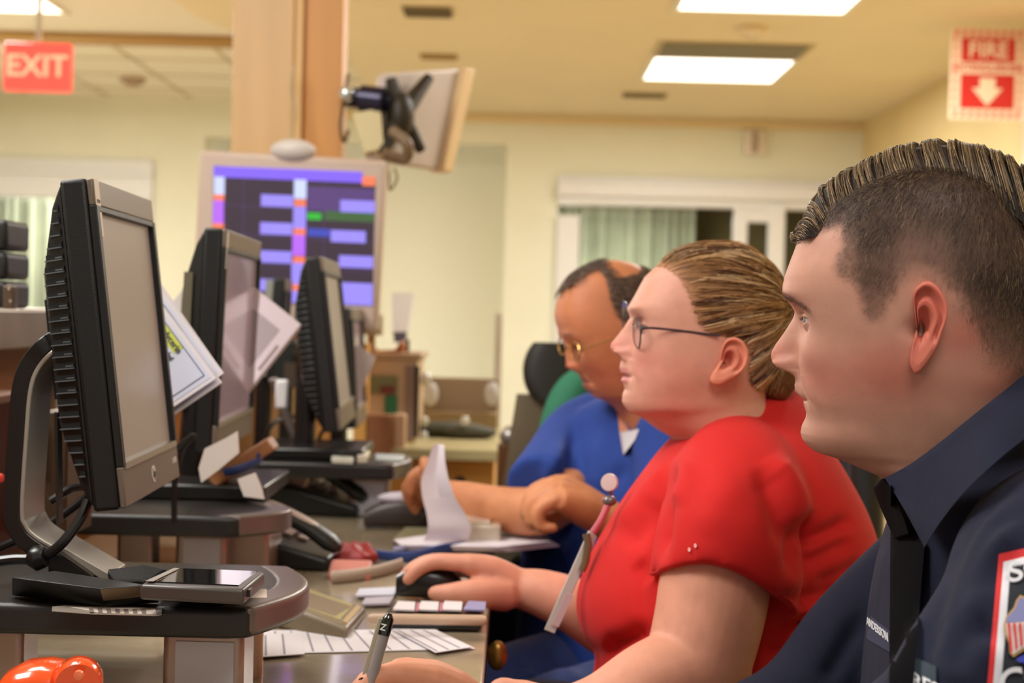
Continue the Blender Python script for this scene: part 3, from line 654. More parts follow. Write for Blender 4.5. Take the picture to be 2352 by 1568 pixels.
MB().lathe([(.004, -.001), (.0035, .002), (0, .0026)], at(181, 1550, Yo-.03), 16, ax=(0, -1, 0)).build('wheel_pin', M('orange_pin', (250, 130, 90), .2), t)
tag(MB().box((-.52, 1.66, .765), (.26, .10, .03)).build('cable_tray', M('beige_plastic', (200, 184, 160), .45), bevel=.008), 'beige cable tray lying on the desk under the nearest riser', 'tray')
tag(MB().tube(smooth_path([at(300, 1575, 1.5), at(320, 1545, 1.5), at(345, 1522, 1.5), at(372, 1514, 1.52), at(420, 1540, 1.55)]), .003, 8).build('power_cable', BLK2), 'thin black cable arching under the nearest riser', 'cable')
# cables of monitor
tag(MB().tube(smooth_path([at(-30, 1292, 1.36), at(30, 1284, 1.36), at(90, 1280, 1.355), at(140, 1250, 1.35), at(185, 1190, 1.36), at(202, 1150, 1.37)]), .0052, 10).build('monitor_cable', BLK2), 'black monitor cable looping over the curved stand foot', 'cable')
tag(MB().tube([at(74, 1276, 1.355), at(88, 1281, 1.353), at(104, 1277, 1.353)], [.010, .0125, .010], 14).build('ferrite_core', BLK2), 'thick black lump on the cable beside the curved stand foot', 'cable')
tag(MB().tube(smooth_path([at(-30, 1270, 1.5), at(60, 1232, 1.5), at(120, 1200, 1.5), at(190, 1150, 1.5), at(215, 1120, 1.5), at(170, 1120, 1.52), at(118, 1150, 1.52)]), .005, 10).build('power_lead', BLK2), 'black power lead passing behind the curved stand', 'cable')
# maroon box, stack of black trays, white tray at left
t = thing('maroon_binder', 'dark maroon box file standing against the counter at the left edge', 'binder', at(10, 1290, 1.68))
MB().box((-.665, 1.72, .878), (.085, .20, .245)).build('cover', M('maroon', (84, 38, 32), .35), t, bevel=.004)
MB().box((-.665, 1.72, 1.003), (.09, .21, .012)).build('lid_edge', M('maroon_edge', (150, 120, 108), .35), t, bevel=.003)
MB().ell(at(2, 1097, 1.62), (.004, .003, .005)).build('red_lamp', M('red_lamp', (230, 70, 50), emit=(200, 60, 50), es=.3), t)
tag(MB().box((-.64, 1.63, .795), (.16, .05, .05)).build('beige_box', M('beige_box', (226, 196, 160), .5), bevel=.004), 'small pale beige box on the desk behind the nearest monitor foot', 'box')
t = thing('paper_tray_stack', 'stack of black trays standing on the counter ledge at the left edge', 'tray', (-.75, 2.0, 1.113))
for i, (y0, y1) in enumerate(((503, 573), (578, 640), (645, 708))):
    a = at(16, y0, 2.0); b_ = at(16, y1, 2.0); MB().box((a.x-.1, 2.05, (a.z+b_.z)/2), (.2, .1, a.z-b_.z)).build('tray', BLK, t, bevel=.008, segs=3)
a = at(24, 682, 1.99); MB().box((a.x, 1.99, a.z), (.016, .02, .032)).build('hinge', M('hinge_brown', (92, 74, 60), .4, metal=.4), t, bevel=.002)
for p_ in ((21, 664), (24, 692)): MB().ell(at(*p_, 1.977), (.002, .002, .002)).build('screw', SIL, t)
# slim upright with white label behind the stand
t = thing('computer_tower', 'slim dark upright unit with a white label strip behind the curved stand', 'computer', at(115, 1200, 1.6))
a = at(112, 945, 1.6); b_ = at(118, 1240, 1.6)
MB().box((a.x+.004, 1.66, (a.z+b_.z)/2), (.030, .10, a.z-b_.z)).build('housing', M('tower_taupe', (92, 70, 50), .45), t, bevel=.003)
a = at(95, 968, 1.605); b_ = at(92, 1085, 1.605); MB().box(((a.x+b_.x)/2, 1.606, (a.z+b_.z)/2), (.007, .002, a.z-b_.z)).build('label_strip', M('label_cream', (226, 206, 170), .5), t)
# reference cards
def card_stack(items, Y0, name, W_, H_, grp):
    pass
EXR, EXU = CR.copy(), CU.copy()
def cardframe(corner, p_u, p_v, Y, dyu=0, dyv=0):
    K = at(*corner, Y); U = at(*p_u, Y+dyu)-K; V = at(*p_v, Y+dyv)-K
    return K, U.normalized(), V.normalized()
LAMI = M('laminate_sheet', (206, 198, 200), .25, coat=.4); CARDW = M('card_white', (188, 188, 204), .35, coat=.3); LINEB = M('card_line', (34, 36, 52), .5); HILI = M('highlighter', (176, 180, 50), .5); INK = M('card_ink', (50, 52, 50), .6)
cl = ['front laminated card with Nitroglycerin highlighted, leaning behind the nearest monitor', 'laminated card directly behind the Nitroglycerin card', 'third laminated card in the fan beside the nearest monitor', 'rearmost laminated card in the fan beside the nearest monitor']
specs = [((497, 868), (345, 662), (352, 965), 1.640), ((510, 878), (350, 668), (380, 966), 1.646), ((514, 856), (358, 645), (375, 960), 1.652), ((510, 852), (362, 640), (370, 958), 1.658)]
for i, (k, u_, v_, Y) in enumerate(specs):
    K, U, V = cardframe(k, u_, v_, Y, .06, 0)
    Nn = U.cross(V).normalized()
    if Nn.dot(CP-K) < 0: Nn = -Nn
    t = thing('reference_card', cl[i], 'card', K, group='laminated drug reference cards')
    MB().prism([K, K+U*.165, K+U*.165+V*.125, K+V*.125], -Nn*.0012).build('laminate', LAMI, t)
    m1, m2 = .005, .005
    MB().prism([K+U*m1+V*m2, K+U*.158+V*m2, K+U*.158+V*.118, K+U*m1+V*.118], Nn*.0004).build('card_sheet', CARDW, t)
    mb = MB(); a1, a2 = .011, .009; ww = .0011; A = K+U*a1+V*a2+Nn*.0006
    mb.prism([A, A+U*.14, A+U*.14+V*ww, A+V*ww], Nn*.0002); mb.prism([A, A+V*.10, A+V*.10+U*ww, A+U*ww], Nn*.0002); mb.build('border_line', LINEB, t)
    if i == 0:
        B0 = K+U*.084+V*.0165+Nn*.0008
        MB().prism([B0-U*.026-V*.0062, B0+U*.036-V*.0062, B0+U*.036+V*.0066, B0-U*.026+V*.0066], Nn*.0001).build('highlight_bar', HILI, t)
        text_mb('Nitroglycerin', .0115, B0+Nn*.0003+U*.002, -U, -V, bold=True).build('lettering', INK, t)
        text_mb('(ntrol) 200 mcg/ml', .0088, B0+V*.0125+Nn*.0003+U*.002, -U, -V, bold=True).build('lettering', INK, t)
        text_mb('Titrate then increase by', .0078, K+U*.052+V*.060+Nn*.001, -U, -V).build('lettering', INK, t)
t = thing('document_sleeve', 'clear document sleeve full of papers leaning between the second and third monitors', 'document', at(600, 800, 2.3))
K, U, V = cardframe((690, 745), (578, 655), (556, 915), 2.25, .03, 0.02); Nn = U.cross(V).normalized(); Nn = Nn if Nn.dot(CP-K) > 0 else -Nn
for j in range(3): MB().prism([K+Nn*(-.004*j)+V*.004*j, K+U*.2, K+U*.2+V*.17, K+V*(.155)+Nn*(-.004*j)], -Nn*.003).build('paper_sheet', M('pink_sheet', (206, 196, 192), .4), t)
MB().prism([K+U*.022+V*.028, K+U*.17+V*.028, K+U*.17+V*.15, K+U*.022+V*.15], Nn*.0008).build('grey_window', M('sleeve_grey', (160, 150, 146), .25), t)
MB().prism([K+U*.006+V*.05, K+U*.010+V*.05, K+U*.010+V*.10, K+U*.006+V*.10], Nn*.0012).build('tape_mark', M('sleeve_mark', (138, 118, 106), .4), t)
tag(MB().prism([at(822, 790, 3.2), at(862, 822, 3.2), at(828, 905, 3.2), at(806, 900, 3.2), at(806, 800, 3.2)], (0, .004, 0)).build('loose_sheet', M('white_sheet', (220, 210, 206), .5)), 'white sheet of paper sticking out beside the farthest black monitor', 'paper')
# silver lamp arm, dark clamp, cables in the middle
t = thing('metal_arm', 'slanting silver metal arm between the second and third monitors', 'arm', at(690, 1040, 2.75))
MB().tube([at(628, 870, 2.7), at(655, 950, 2.72), at(698, 1045, 2.75)], [.012, .012, .014], 12, flat=.6).build('arm_tube', M('arm_grey', (150, 140, 136), .35, metal=.5), t)
MB().box(at(648, 905, 2.66), (.024, .02, .055)).build('white_clip', M('clip_white', (226, 222, 222), .4), t, bevel=.005)
t = thing('desk_phone_dock', 'dark clamp and bracket behind the silver arm', 'bracket', at(660, 800, 2.9))
MB().box(at(655, 835, 2.95), (.05, .04, .10)).ell(at(690, 815, 2.9), (.016, .016, .016)).build('bracket_body', M('dark_green_black', (24, 28, 24), .5), t, bevel=.006)
MB().box(at(690, 860, 2.95), (.06, .05, .05)).build('cable_bundle', M('brown_dark', (70, 54, 40), .6), t)
MB().tube([at(658, 860, 2.95), (at(658, 860, 2.95).x, 2.95, .75)], .014, 10).build('post', BLK2, t)
for nm, pts_, lab in (('network_cable', [(600, 1050), (625, 975), (690, 955), (760, 960), (735, 1000), (730, 1040)], 'dark cable draped against the orange wood behind the farthest riser'), ('power_cable', [(400, 1035), (430, 1010), (445, 1000), (420, 1030), (402, 1100), (400, 1200)], 'black cable between the two nearest monitors')):
    tag(MB().tube(smooth_path([at(*p_, 2.75 if nm[0] == 'n' else 1.8) for p_ in pts_]), .004, 8).build(nm, BLK2), lab, 'cable')
# papers and bits on the second riser
t = thing('curled_notes', 'white curled note papers under the second monitor', 'paper', at(495, 1060, 1.88))
for j, q_ in enumerate(([(470, 1030), (520, 1005), (545, 990), (548, 1040), (500, 1080), (462, 1108), (456, 1075)], [(545, 1100), (585, 1085), (600, 1120), (606, 1146), (560, 1140)])):
    MB().prism([at(*p_, 1.86+.05*j) for p_ in q_], (.001, .002, 0)).build('paper_sheet', M('note_white', (228, 218, 210), .5), t)
tag(MB().tube(smooth_path([at(515, 1085, 1.98), at(545, 1078, 1.98), at(590, 1060, 2.0), at(600, 1040, 2.0)]), .008, 10, flat=.5).build('blue_marker', M('blue_strap', (54, 76, 130), .4)), 'blue marker lying behind the curled notes', 'marker')
tag(MB().box(at(560, 1060, 2.02), (.10, .05, .02), Matrix.Rotation(-.6, 3, 'Y')).build('clipboard', M('tan_board', (160, 108, 66), .5), bevel=.003), 'tan clipboard leaning behind the notes on the second riser', 'clipboard')
# sticky notes on third riser
ZR = .85
def onr(px, py, z=ZR): return onz(px, py, z)
for lab, q_, m_, h_ in (('pale yellow sticky note pad on the farthest riser', [(745, 1040), (848, 1042), (850, 1056), (735, 1052)], M('note_yellow', (236, 226, 160), .5), .012), ('white note pad in front of the yellow pad on the farthest riser', [(760, 1050), (812, 1050), (812, 1066), (762, 1064)], M('note_bright', (238, 240, 226), .5), .010), ('small white cup lid beside the note pads', [(820, 1050), (845, 1050), (845, 1064), (820, 1064)], M('lid_cream', (244, 236, 214), .4), .014), ('pale blue gauze pack on the farthest riser', [(862, 1048), (930, 1052), (925, 1062), (862, 1060)], M('gauze_blue', (190, 200, 196), .5), .006)):
    tag(MB().prism([onr(*p_) for p_ in q_], (0, 0, h_)).build('note_pad', m_, bevel=.002), lab, 'note pad')
# desk telephones
PH = M('phone_black', (26, 28, 26), .4); PHS = M('phone_silver', (176, 156, 146), .35)
def phone(label, o, scale=1, rz=0):
    t = thing('desk_telephone', label, 'telephone', o, rz, group='desk telephones')
    t.scale = (scale,)*3
    mb = MB(); mb.prism([(-.13, -.09, 0), (.12, -.09, 0), (.12, -.09, .022), (-.13, -.09, .085)], (0, .18, 0)); mb.build('base', PH, t, world=False, bevel=.008, segs=3)
    s = Matrix.Rotation(math.atan2(.063, .25), 3, 'Y')
    pts = smooth_path([(-.125, -.055, .105), (-.07, -.055, .118), (0, -.055, .108), (.07, -.055, .078), (.115, -.055, .050)], 5)
    mb = MB().tube(pts, [.022+.006*abs(2*i/(len(pts)-1)-1) for i in range(len(pts))], 14, flat=.62, upv=(0, 0, 1), round_ends=True); h = mb.build('handset', PH, t, world=False)
    mb = MB().tube([p+Vector((0, 0, .012)) for p in pts], [.016]*len(pts), 12, flat=.35, upv=(0, 0, 1), round_ends=True); mb.build('handset_face', PHS, h, world=False)
    for i in range(4):
        for j in range(3): x = -.05+i*.032; MB().box((x, .01+j*.026, .066-.25*(x+.05)+.003), (.02, .018, .008), s).build('button', M('phone_button', (196, 178, 172), .45), t, world=False, bevel=.002)
    MB().box((-.095, .03, .080), (.05, .09, .006), s).build('display_window', M('phone_lcd', (150, 130, 124), .3), t, world=False)
    mb = MB()
    for j in range(5): mb.box((.0+j*.018-.03, .083, .058-.25*(j*.018)+.004), (.01, .008, .005), s)
    mb.build('red_button', M('phone_red', (190, 60, 70), .4), t, world=False)
    return t
def ondesk(px, py): return onz(px, py, .75)
pp = ondesk(700, 1330)
phone('nearer black telephone with silver handset beside the second riser', (-.335, 2.085, .752), .74, math.radians(-6))
phone('farther dark telephone under the farthest riser', (-.36, 2.63, .752), .8, math.radians(-6))
# coiled cord
P0, P1, P2 = at(762, 1338, 1.93), at(850, 1335, 1.95), at(925, 1305, 2.05)
cp = []
for k in range(361):
    f = k/360; c = (P0*(1-f)+P2*f)+(P1-(P0+P2)/2)*4*f*(1-f)*.5; c.z = max(c.z, .758); a = f*2*math.pi*26
    cp.append(c+Vector((0, math.cos(a), math.sin(a)))*.007)
tag(MB().tube(cp, .0028, 6).build('coiled_cord', M('cord_beige', (178, 158, 140), .5)), 'beige coiled telephone cord stretched across the desk', 'cord')
# red pouch, blue strap, beige terminal
t = thing('red_pouch', 'crumpled red plastic pouch beside the telephone', 'pouch', ondesk(815, 1310))
q = at(812, 1275, 2.08); mb = MB().ell(q, (.036, .04, .017)); me = mb.mesh('p'); P = get_co(me); Nn = get_no(me)
P = P+Nn*(np.sin(P[:, :1]*160)*np.cos(P[:, 1:2]*140)*.005); me.vertices.foreach_set('co', P.astype(np.float32).ravel()); link_mesh('pouch_body', me, M('pouch_red', (150, 34, 36), .5), t, True)
t = thing('pink_packet', 'pale red packet lying in front of the red pouch', 'packet', ondesk(800, 1330))
MB().box(at(805, 1315, 1.98), (.06, .05, .02), Matrix.Rotation(.3, 3, 'X')).build('packet_body', M('packet_pink', (190, 120, 106), .5), t, bevel=.006)
t = thing('red_notebook', 'red printed booklet behind the near telephone', 'booklet', at(680, 1210, 2.2))
MB().prism([at(640, 1170, 2.25), at(690, 1180, 2.2), at(735, 1215, 2.15), at(730, 1235, 2.12), at(640, 1200, 2.2)], (0, .01, -.01)).build('cover', M('booklet_red', (196, 84, 76), .5), t)
MB().box(at(695, 1208, 2.12), (.022, .01, .016)).build('white_patch', M('booklet_patch', (220, 196, 190), .5), t)
pts = smooth_path([at(848, 1278, 2.15), at(905, 1285, 2.12), at(960, 1282, 2.12), at(1010, 1268, 2.15), at(1060, 1262, 2.2)], 5)
tag(MB().tube(pts, [.016]*len(pts), 12, flat=.45, round_ends=True).build('blue_tourniquet', M('blue_band', (50, 74, 136), .4)), 'blue rubber strap lying behind the hand on the mouse', 'strap')
tag(MB().box(at(955, 1262, 2.22), (.07, .03, .006)).build('lilac_packet', M('lilac', (170, 168, 206), .5), bevel=.002), 'small lilac packet on top of the blue strap', 'packet')
t = thing('payment_terminal', 'beige handheld device with greenish screen lying tilted beside the nearest riser', 'device', ondesk(730, 1440))
A, B, C, D = at(655, 1332, 1.86), at(842, 1395, 1.74), at(800, 1442, 1.60), at(615, 1372, 1.66)
Nn = (B-A).cross(D-A).normalized(); Nn = Nn if Nn.z > 0 else -Nn
MB().prism([A, B, C, D], -Nn*.028).build('case', M('device_taupe', (136, 120, 96), .4), t, bevel=.005, segs=3)
def bl(u, v): return (A*(1-u)+B*u)*(1-v)+(D*(1-u)+C*u)*v
MB().prism([bl(.06, .08), bl(.86, .08), bl(.86, .85), bl(.06, .85)], Nn*.001).build('screen', M('device_screen', (186, 176, 124), .25), t)
MB().prism([bl(.90, .1), bl(.96, .1), bl(.96, .9), bl(.90, .9)], Nn*.002).build('edge_grip', M('device_edge', (196, 172, 130), .35), t)
tag(MB().box((A+D)/2+Vector((-.03, .0, -.02)), (.05, .1, .03)).build('tape_block', M('slate', (70, 76, 78), .5), bevel=.004), 'dark slate block under the beige device', 'block')
# keyboard tray, stickers, mouse, mouse pad
t = thing('keyboard', 'slim keyboard with a beige front edge and white labels near the mouse', 'keyboard', ondesk(990, 1450))
kz = .765
k = [onz(870, 1420, kz), onz(1105, 1424, kz), onz(1112, 1385, kz), onz(905, 1380, kz)]
MB().prism([Vector((v.x, v.y, .752)) for v in k], (0, 0, .012)).build('tray', BLK2, t, bevel=.003)
a, b_ = onz(855, 1420, .772), onz(1108, 1424, .772); MB().tube([a, b_], .006, 10, round_ends=True).build('front_edge', M('tray_edge', (206, 176, 148), .35), t)
for i, c_ in enumerate(((232, 224, 226), (228, 216, 222), (226, 218, 224), (150, 148, 190))):
    x0 = 908+i*54; pz = .768
    MB().prism([onz(x0-6, 1402, pz), onz(x0+44, 1404, pz), onz(x0+46, 1385, pz), onz(x0+6, 1383, pz)], (0, 0, .002)).build('white_label', M('key_label_%d' % (i == 3), c_, .5), t)
for x0 in (958, 1012): MB().prism([onz(x0-4, 1403, .7705), onz(x0+3, 1403, .7705), onz(x0+5, 1384, .7705), onz(x0-1, 1384, .7705)], (0, 0, .0006)).build('pink_divider', M('pink', (196, 120, 140), .5), t)
for q_, lab, c_ in (([(825, 1362), (915, 1358), (905, 1376), (815, 1378)], 'pale blue and pink card on the desk left of the mouse', (206, 206, 220)), ([(838, 1384), (905, 1380), (895, 1396), (830, 1398)], 'grey lilac card on the desk behind the pen', (186, 180, 192))):
    tag(MB().prism([ondesk(*p_)+Vector((0, 0, .0035)) for p_ in q_], (0, 0, .003)).build('paper_card', M('card_%d' % c_[0], c_, .5), bevel=.0005), lab, 'card')
MYX = 1.84
t = thing('computer_mouse', 'black computer mouse under the hand of the woman in red', 'mouse', ondesk(985, 1370))
mp = at(990, 1352, MYX); rings = []
for f in np.linspace(0, 1, 14):
    x = -.045+.09*f; hgt = .017*math.sin(math.pi*(.12+.86*f))**.6+.004; wdh = .026*math.sin(math.pi*(.08+.86*f))**.5
    rings.append(superring(Vector((mp.x+x, MYX, .753+hgt)), Y3, Z3, wdh, hgt, 24, 2.6))
MB().loft(rings).build('shell', BLK2, t); MB().lathe([(.006, -.003), (.0065, 0), (.006, .003)], (mp.x-.028, MYX, .786), 20, ax=Y3).build('scroll_wheel', DK, t)
# ruled papers on the desk
def sheet(label, q_, z, lines, m=None, n_=7):
    P_ = [onz(*p_, z) for p_ in q_]
    o = MB().prism(P_, (0, 0, .0006)).build('paper_sheet', m or PAP); tag(o, label, 'paper', 'ruled papers on the desk')
    mb = MB(); A, B, C, D = P_[:4]
    for i in range(n_):
        u = .06+i*.9/n_; a = A*(1-u)+B*u+Vector((0, 0, .0008)); c = D*(1-u)+C*u+Vector((0, 0, .0008)); dx = Vector((.0022, 0, 0))
        mb.prism([a+(c-a)*.06, a+(c-a)*.06+dx, c+dx-(c-a)*.04, c-(c-a)*.04], (0, 0, .0002))
    mb.build('printed_line', PAPL, o); return o
sheet('wide white ruled sheet lying on the desk in front of the pen', [(606, 1448), (1000, 1446), (1092, 1490), (596, 1502)], .751, 1, n_=10)
sheet('white ruled sheet partly under the wide sheet beside the nearest riser', [(560, 1460), (690, 1452), (700, 1502), (556, 1512)], .7535, 1, n_=3)
sheet('top ruled sheet reaching toward the desk edge', [(900, 1445), (1000, 1446), (1085, 1486), (1000, 1499)], .7535, 1, n_=3)
# doctor's papers, clipboard, curl of paper, tape
t = thing('paper_stack', 'stack of white papers under the forearm of the man in blue scrubs', 'papers', at(1080, 1250, 2.35))
zz = .768
q = [onz(905, 1240, zz), onz(1030, 1222, zz), onz(1225, 1226, zz), onz(1268, 1244, zz), onz(1150, 1256, zz), onz(920, 1252, zz)]
for j in range(4): MB().prism([v+Vector((.004*j, .003*j, -.0025*j-.001)) for v in q], (0, 0, .002)).build('paper_sheet', M('paper_bright', (236, 230, 238), .5), t)
tag(MB().prism([onz(900, 1246, .755), onz(1262, 1250, .755), onz(1275, 1222, .755), onz(930, 1216, .755)], (0, 0, .005)).build('clipboard', M('clip_green', (150, 146, 110), .4), bevel=.002), 'greenish clipboard under the white paper stack', 'clipboard')
t = thing('glass_tray', 'small clear tray at the desk edge behind the hand on the mouse', 'tray', at(1095, 1285, 2.2))
a = at(1095, 1262, 2.24); MB().box((a.x, 2.26, .778), (.075, .10, .03)).build('tray_body', M('tray_clear', (196, 182, 162), .15, coat=.6), t, bevel=.004)
MB().box((a.x-.01, 2.26, .795), (.06, .08, .003)).build('tray_lid', M('tray_bright', (236, 230, 216), .1, coat=.8), t)
pts = [at(*p_) for p_ in ((1007, 1022, 2.22), (1003, 1060, 2.21), (1000, 1100, 2.20), (1008, 1140, 2.19), (1024, 1180, 2.18), (1032, 1215, 2.17), (1024, 1243, 2.17))]
hwl = [.009, .014, .022, .026, .030, .033, .034]; pts = smooth_path(pts, 5); hw = list(cr(np.arange(7), hwl, np.linspace(0, 6, len(pts))))
MB_ = MB(); MB_.loft([[p+CR*h-Y3*.02*math.sin(i*.15), p+Y3*.012, p-CR*h+Y3*.004, p-CR*h+Y3*.006, p+Y3*.0145, p+CR*h-Y3*.02*math.sin(i*.15)+Y3*.002] for i, (p, h) in enumerate(zip(pts, hw))])
tag(MB_.build('paper_strip', M('thermal_paper', (214, 204, 208), .5), smooth=70), 'curling strip of thin white paper standing up in front of the doctor', 'paper')
t = thing('tape_dispenser', 'dark rounded tape dispenser with white roll left of the paper strip', 'dispenser', at(935, 1200, 2.45))
c = at(932, 1190, 2.45); rings = []
for f in np.linspace(0, 1, 12):
    x = -.07+.145*f; h = .024*math.sin(math.pi*(.1+.85*f))**.5; rings.append(superring(Vector((c.x+x, 2.45, .752+h)), Y3, Z3, .03, h, 20, 2.8))
MB().loft(rings).build('base', M('dispenser_grey', (74, 66, 64), .35), t)
MB().ell((c.x+.0, 2.45, .800), (.05, .02, .012)).build('white_roll', M('roll_white', (206, 200, 214), .4), t)
# ------------------------------------------------------------------ far end of the station
t = thing('return_desk', 'maple fronted return desk at the far end of the station', 'desk', (-.35, 3.95, 0))
xR = at(1140, 1050, 3.8).x
MB().box(((xR-.40)/2, 3.98, .37), (xR+.40-.01, .6, .74)).build('front_panel', WOODY, t)
MB().box(((xR-.40)/2+.01, 3.95, .765), (xR+.42, .72, .03)).build('worktop', M('return_top', (196, 184, 138), .3), t, bevel=.004)
MB().ell(at(1057, 1105, 3.66), (.016, .012, .014)).build('drawer_knob', BLK2, t)
t = thing('desk_screen', 'low taupe screen standing on the return desk', 'screen panel', at(1050, 1000, 4.25))
a = at(965, 865, 4.28); b_ = at(1142, 945, 4.28)
MB().box(((a.x+b_.x)/2, 4.28, (a.z+.78)/2), (b_.x-a.x, .03, a.z-.78)).build('panel', M('taupe_panel', (160, 138, 116), .5), t, bevel=.004)
MB().box(((a.x+b_.x)/2, 4.24, (a.z+.78)/2-.05), (b_.x-a.x, .05, .05)).build('lower_rail', M('rail_brown', (150, 126, 90), .5), t, bevel=.004)
for px_ in (990, 1130): MB().ell(at(px_, 905, 4.22), (.022, .015, .035)).build('pale_clip', M('pale_clip', (206, 200, 198), .4), t)
o = MB().ell(at(1020, 985, 3.95), (.13, .05, .022)).ell(at(1075, 992, 3.92), (.08, .04, .02)).build('folded_cloth', M('dark_olive', (66, 64, 46), .7)); tag(o, 'dark folded cloth lying on the return desk', 'cloth')
for (px_, py_, r_), lab in zip(((977, 870, .016), (972, 1003, .015), (1068, 968, .013), (975, 968, .012)), ('bright glass knob above the return desk beside the cabinet', 'small glass vial at the left end of the return desk', 'small glass vial on the dark cloth', 'small glass vial behind the dark cloth')):
    o = MB().ell(at(px_, py_, 3.9), (r_, r_, r_*1.2)).build('glass_vial', M('vial_glass', (206, 204, 196), .08, coat=1)); tag(o, lab, 'vial', 'glass vials on the return desk')
t = thing('partition_post', 'slim white post beside the right end of the return desk', 'post', (xR+.02, 4.3, 0))
a = at(1143, 720, 4.3); MB().box((a.x+.004, 4.3, a.z/2), (.022, .03, a.z)).build('post', M('post_white', (226, 218, 206), .4), t)

# filing box with picture
t = thing('file_cabinet', 'small cream cabinet with a green and red poster on its front at the far end', 'cabinet', at(905, 1010, 3.8))
a = at(845, 822, 3.75); b_ = at(955, 1010, 3.75)
MB().box(((a.x+b_.x)/2, 3.9, (a.z+.78)/2), (b_.x-a.x, .28, a.z-.78)).build('body', M('cabinet_cream', (206, 180, 150), .45), t, bevel=.004)
MB().box(((a.x+b_.x)/2, 3.9, a.z+.006), (b_.x-a.x+.02, .3, .016)).build('top', M('cabinet_top', (186, 156, 130), .4), t, bevel=.003)
c0, c1 = at(852, 860, 3.75), at(912, 955, 3.75)
def fr(mb, x0, y0, x1, y1, off=.004): A_, B_ = at(x0, y0, 3.756-off), at(x1, y1, 3.756-off); return mb.box(((A_.x+B_.x)/2, 3.757-off, (A_.z+B_.z)/2), (abs(B_.x-A_.x), .002, abs(A_.z-B_.z)))
fr(MB(), 850, 862, 912, 905).build('poster_top', M('poster_olive', (124, 130, 100), .5), t)
fr(MB(), 874, 886, 906, 904, .008).build('poster_red', M('poster_red', (120, 60, 62), .5), t)
fr(MB(), 884, 908, 912, 952).build('poster_green', M('poster_green', (40, 124, 92), .5), t)
fr(MB(), 932, 840, 948, 1008, .006).build('side_rail', M('rail_grey', (140, 122, 116), .4), t)
fr(MB(), 952, 840, 960, 1005, .006).build('dark_gap', M('gap_dark', (60, 46, 34), .6), t)
t = thing('wooden_basket', 'orange brown wooden basket on top of the cream cabinet', 'basket', at(880, 820, 3.85))
ring = []
for px_, py_ in ((838, 795), (866, 812), (905, 812), (928, 788)): ring.append(at(px_, py_, 3.82))
mb = MB(); mb.prism([at(832, 790, 3.80), at(860, 806, 3.80), at(905, 805, 3.80), at(922, 780, 3.80), at(928, 790, 3.80), at(925, 818, 3.80), at(845, 818, 3.80)], (0, .15, 0)); mb.build('basket_body', M('basket_wood', (168, 98, 44), .45), t, bevel=.004)
t = thing('document_holder', 'white upright leaflet holder standing behind the basket', 'holder', at(920, 780, 3.95))
a, b_ = at(900, 672, 3.9), at(946, 740, 3.9)
MB().prism([at(900, 672, 4.06), at(950, 672, 4.06), at(934, 768, 3.9), at(902, 768, 3.9)], (0, .03, 0)).build('leaflet', M('leaflet_white', (222, 222, 226), .4), t)
MB().prism([at(903, 762, 3.88), at(934, 762, 3.88), at(930, 786, 3.88), at(905, 786, 3.88)], (0, .04, 0)).build('blue_base', M('holder_blue', (112, 118, 150), .4), t)
MB().box(at(929, 800, 3.9), (.025, .03, .05)).build('dark_clip', M('clip_dark', (50, 40, 30), .5), t)
t = thing('desk_clock', 'small box with dark lettering under the right corner of the wall display', 'clock', at(852, 745, 3.7))
a = at(852, 745, 3.7); MB().box(a, (.062, .05, .055)).build('housing', M('clock_cream', (196, 188, 158), .5), t, bevel=.004)
text_mb('08', .045, a+Vector((0, -.027, 0)), X3, Z3, bold=True).build('lettering', M('clock_ink', (60, 70, 56), .5), t)
MB().box((a.x, 3.72, (a.z-.03+at(852, 812, 3.7).z)/2), (.02, .02, .06)).build('support', M('clock_post', (186, 150, 110), .5), t)
tag(MB().box(((at(812, 900, 3.6).x+at(845, 900, 3.6).x)/2, 3.62, .52), (.034, .05, 1.04)).build('maple_post', WOODY, bevel=.003), 'narrow yellow maple post left of the cream cabinet', 'post')
tag(MB().box(at(873, 1010, 3.60), (.062, .06, .13)).build('cardboard_box', M('cardboard', (150, 96, 56), .6), bevel=.003), 'small brown cardboard box in front of the cream cabinet', 'box')
tag(MB().box(at(918, 1000, 3.62), (.03, .05, .11)).build('paper_box', M('peach_box', (216, 176, 140), .5), bevel=.003), 'small peach coloured box beside the brown cardboard box', 'box')
# things behind the doctor: chair with jacket, post
t = thing('newel_post', 'dark brown post with a silver cap behind the blue scrubs', 'post', (at(1172, 1000, 3.3).x, 3.3, 0))
a = at(1168, 1018, 3.3); MB().box((a.x, 3.3, a.z/2), (.05, .05, a.z)).build('shaft', M('post_brown', (104, 64, 26), .5), t, bevel=.004); MB().ell((a.x+.004, 3.29, a.z+.018), (.026, .026, .024)).build('cap', M('cap_silver', (176, 172, 166), .25, metal=.6), t)
a = at(1194, 1060, 3.35); tag(MB().box((a.x, 3.36, a.z/2), (.018, .02, a.z)).build('chrome_leg', M('leg_tan', (196, 168, 130), .4), bevel=.003), 'thin tan upright beside the dark brown post', 'post')
t = thing('office_chair', 'black office chair with a grey back standing behind the doctor', 'chair', (at(1262, 900, 3.0).x, 3.0, 0))
mb = MB(); a = at(1268, 852, 3.0)
rings = []
for f in np.linspace(0, 1, 11):
    z = a.z+.06-.12*f-.0; wdt = .062*math.sin(math.pi*(.10+.82*f))**.35; rings.append(superring(Vector((a.x, 3.0, z)), X3, Y3, wdt, .035, 28, 2.6))
mb.loft(rings).build('headrest', M('leather_black', (38, 36, 26), .5), t)
b0 = at(1262, 940, 3.0); rings = []
for f in np.linspace(0, 1, 9):
    rings.append(superring(Vector((b0.x-.01-.02*f, 3.02, b0.z+.03-.42*f)), X3, Y3, .060+.035*f, .02, 24, 3))
MB().loft(rings).build('backrest', M('mesh_grey', (102, 88, 64), .7), t)
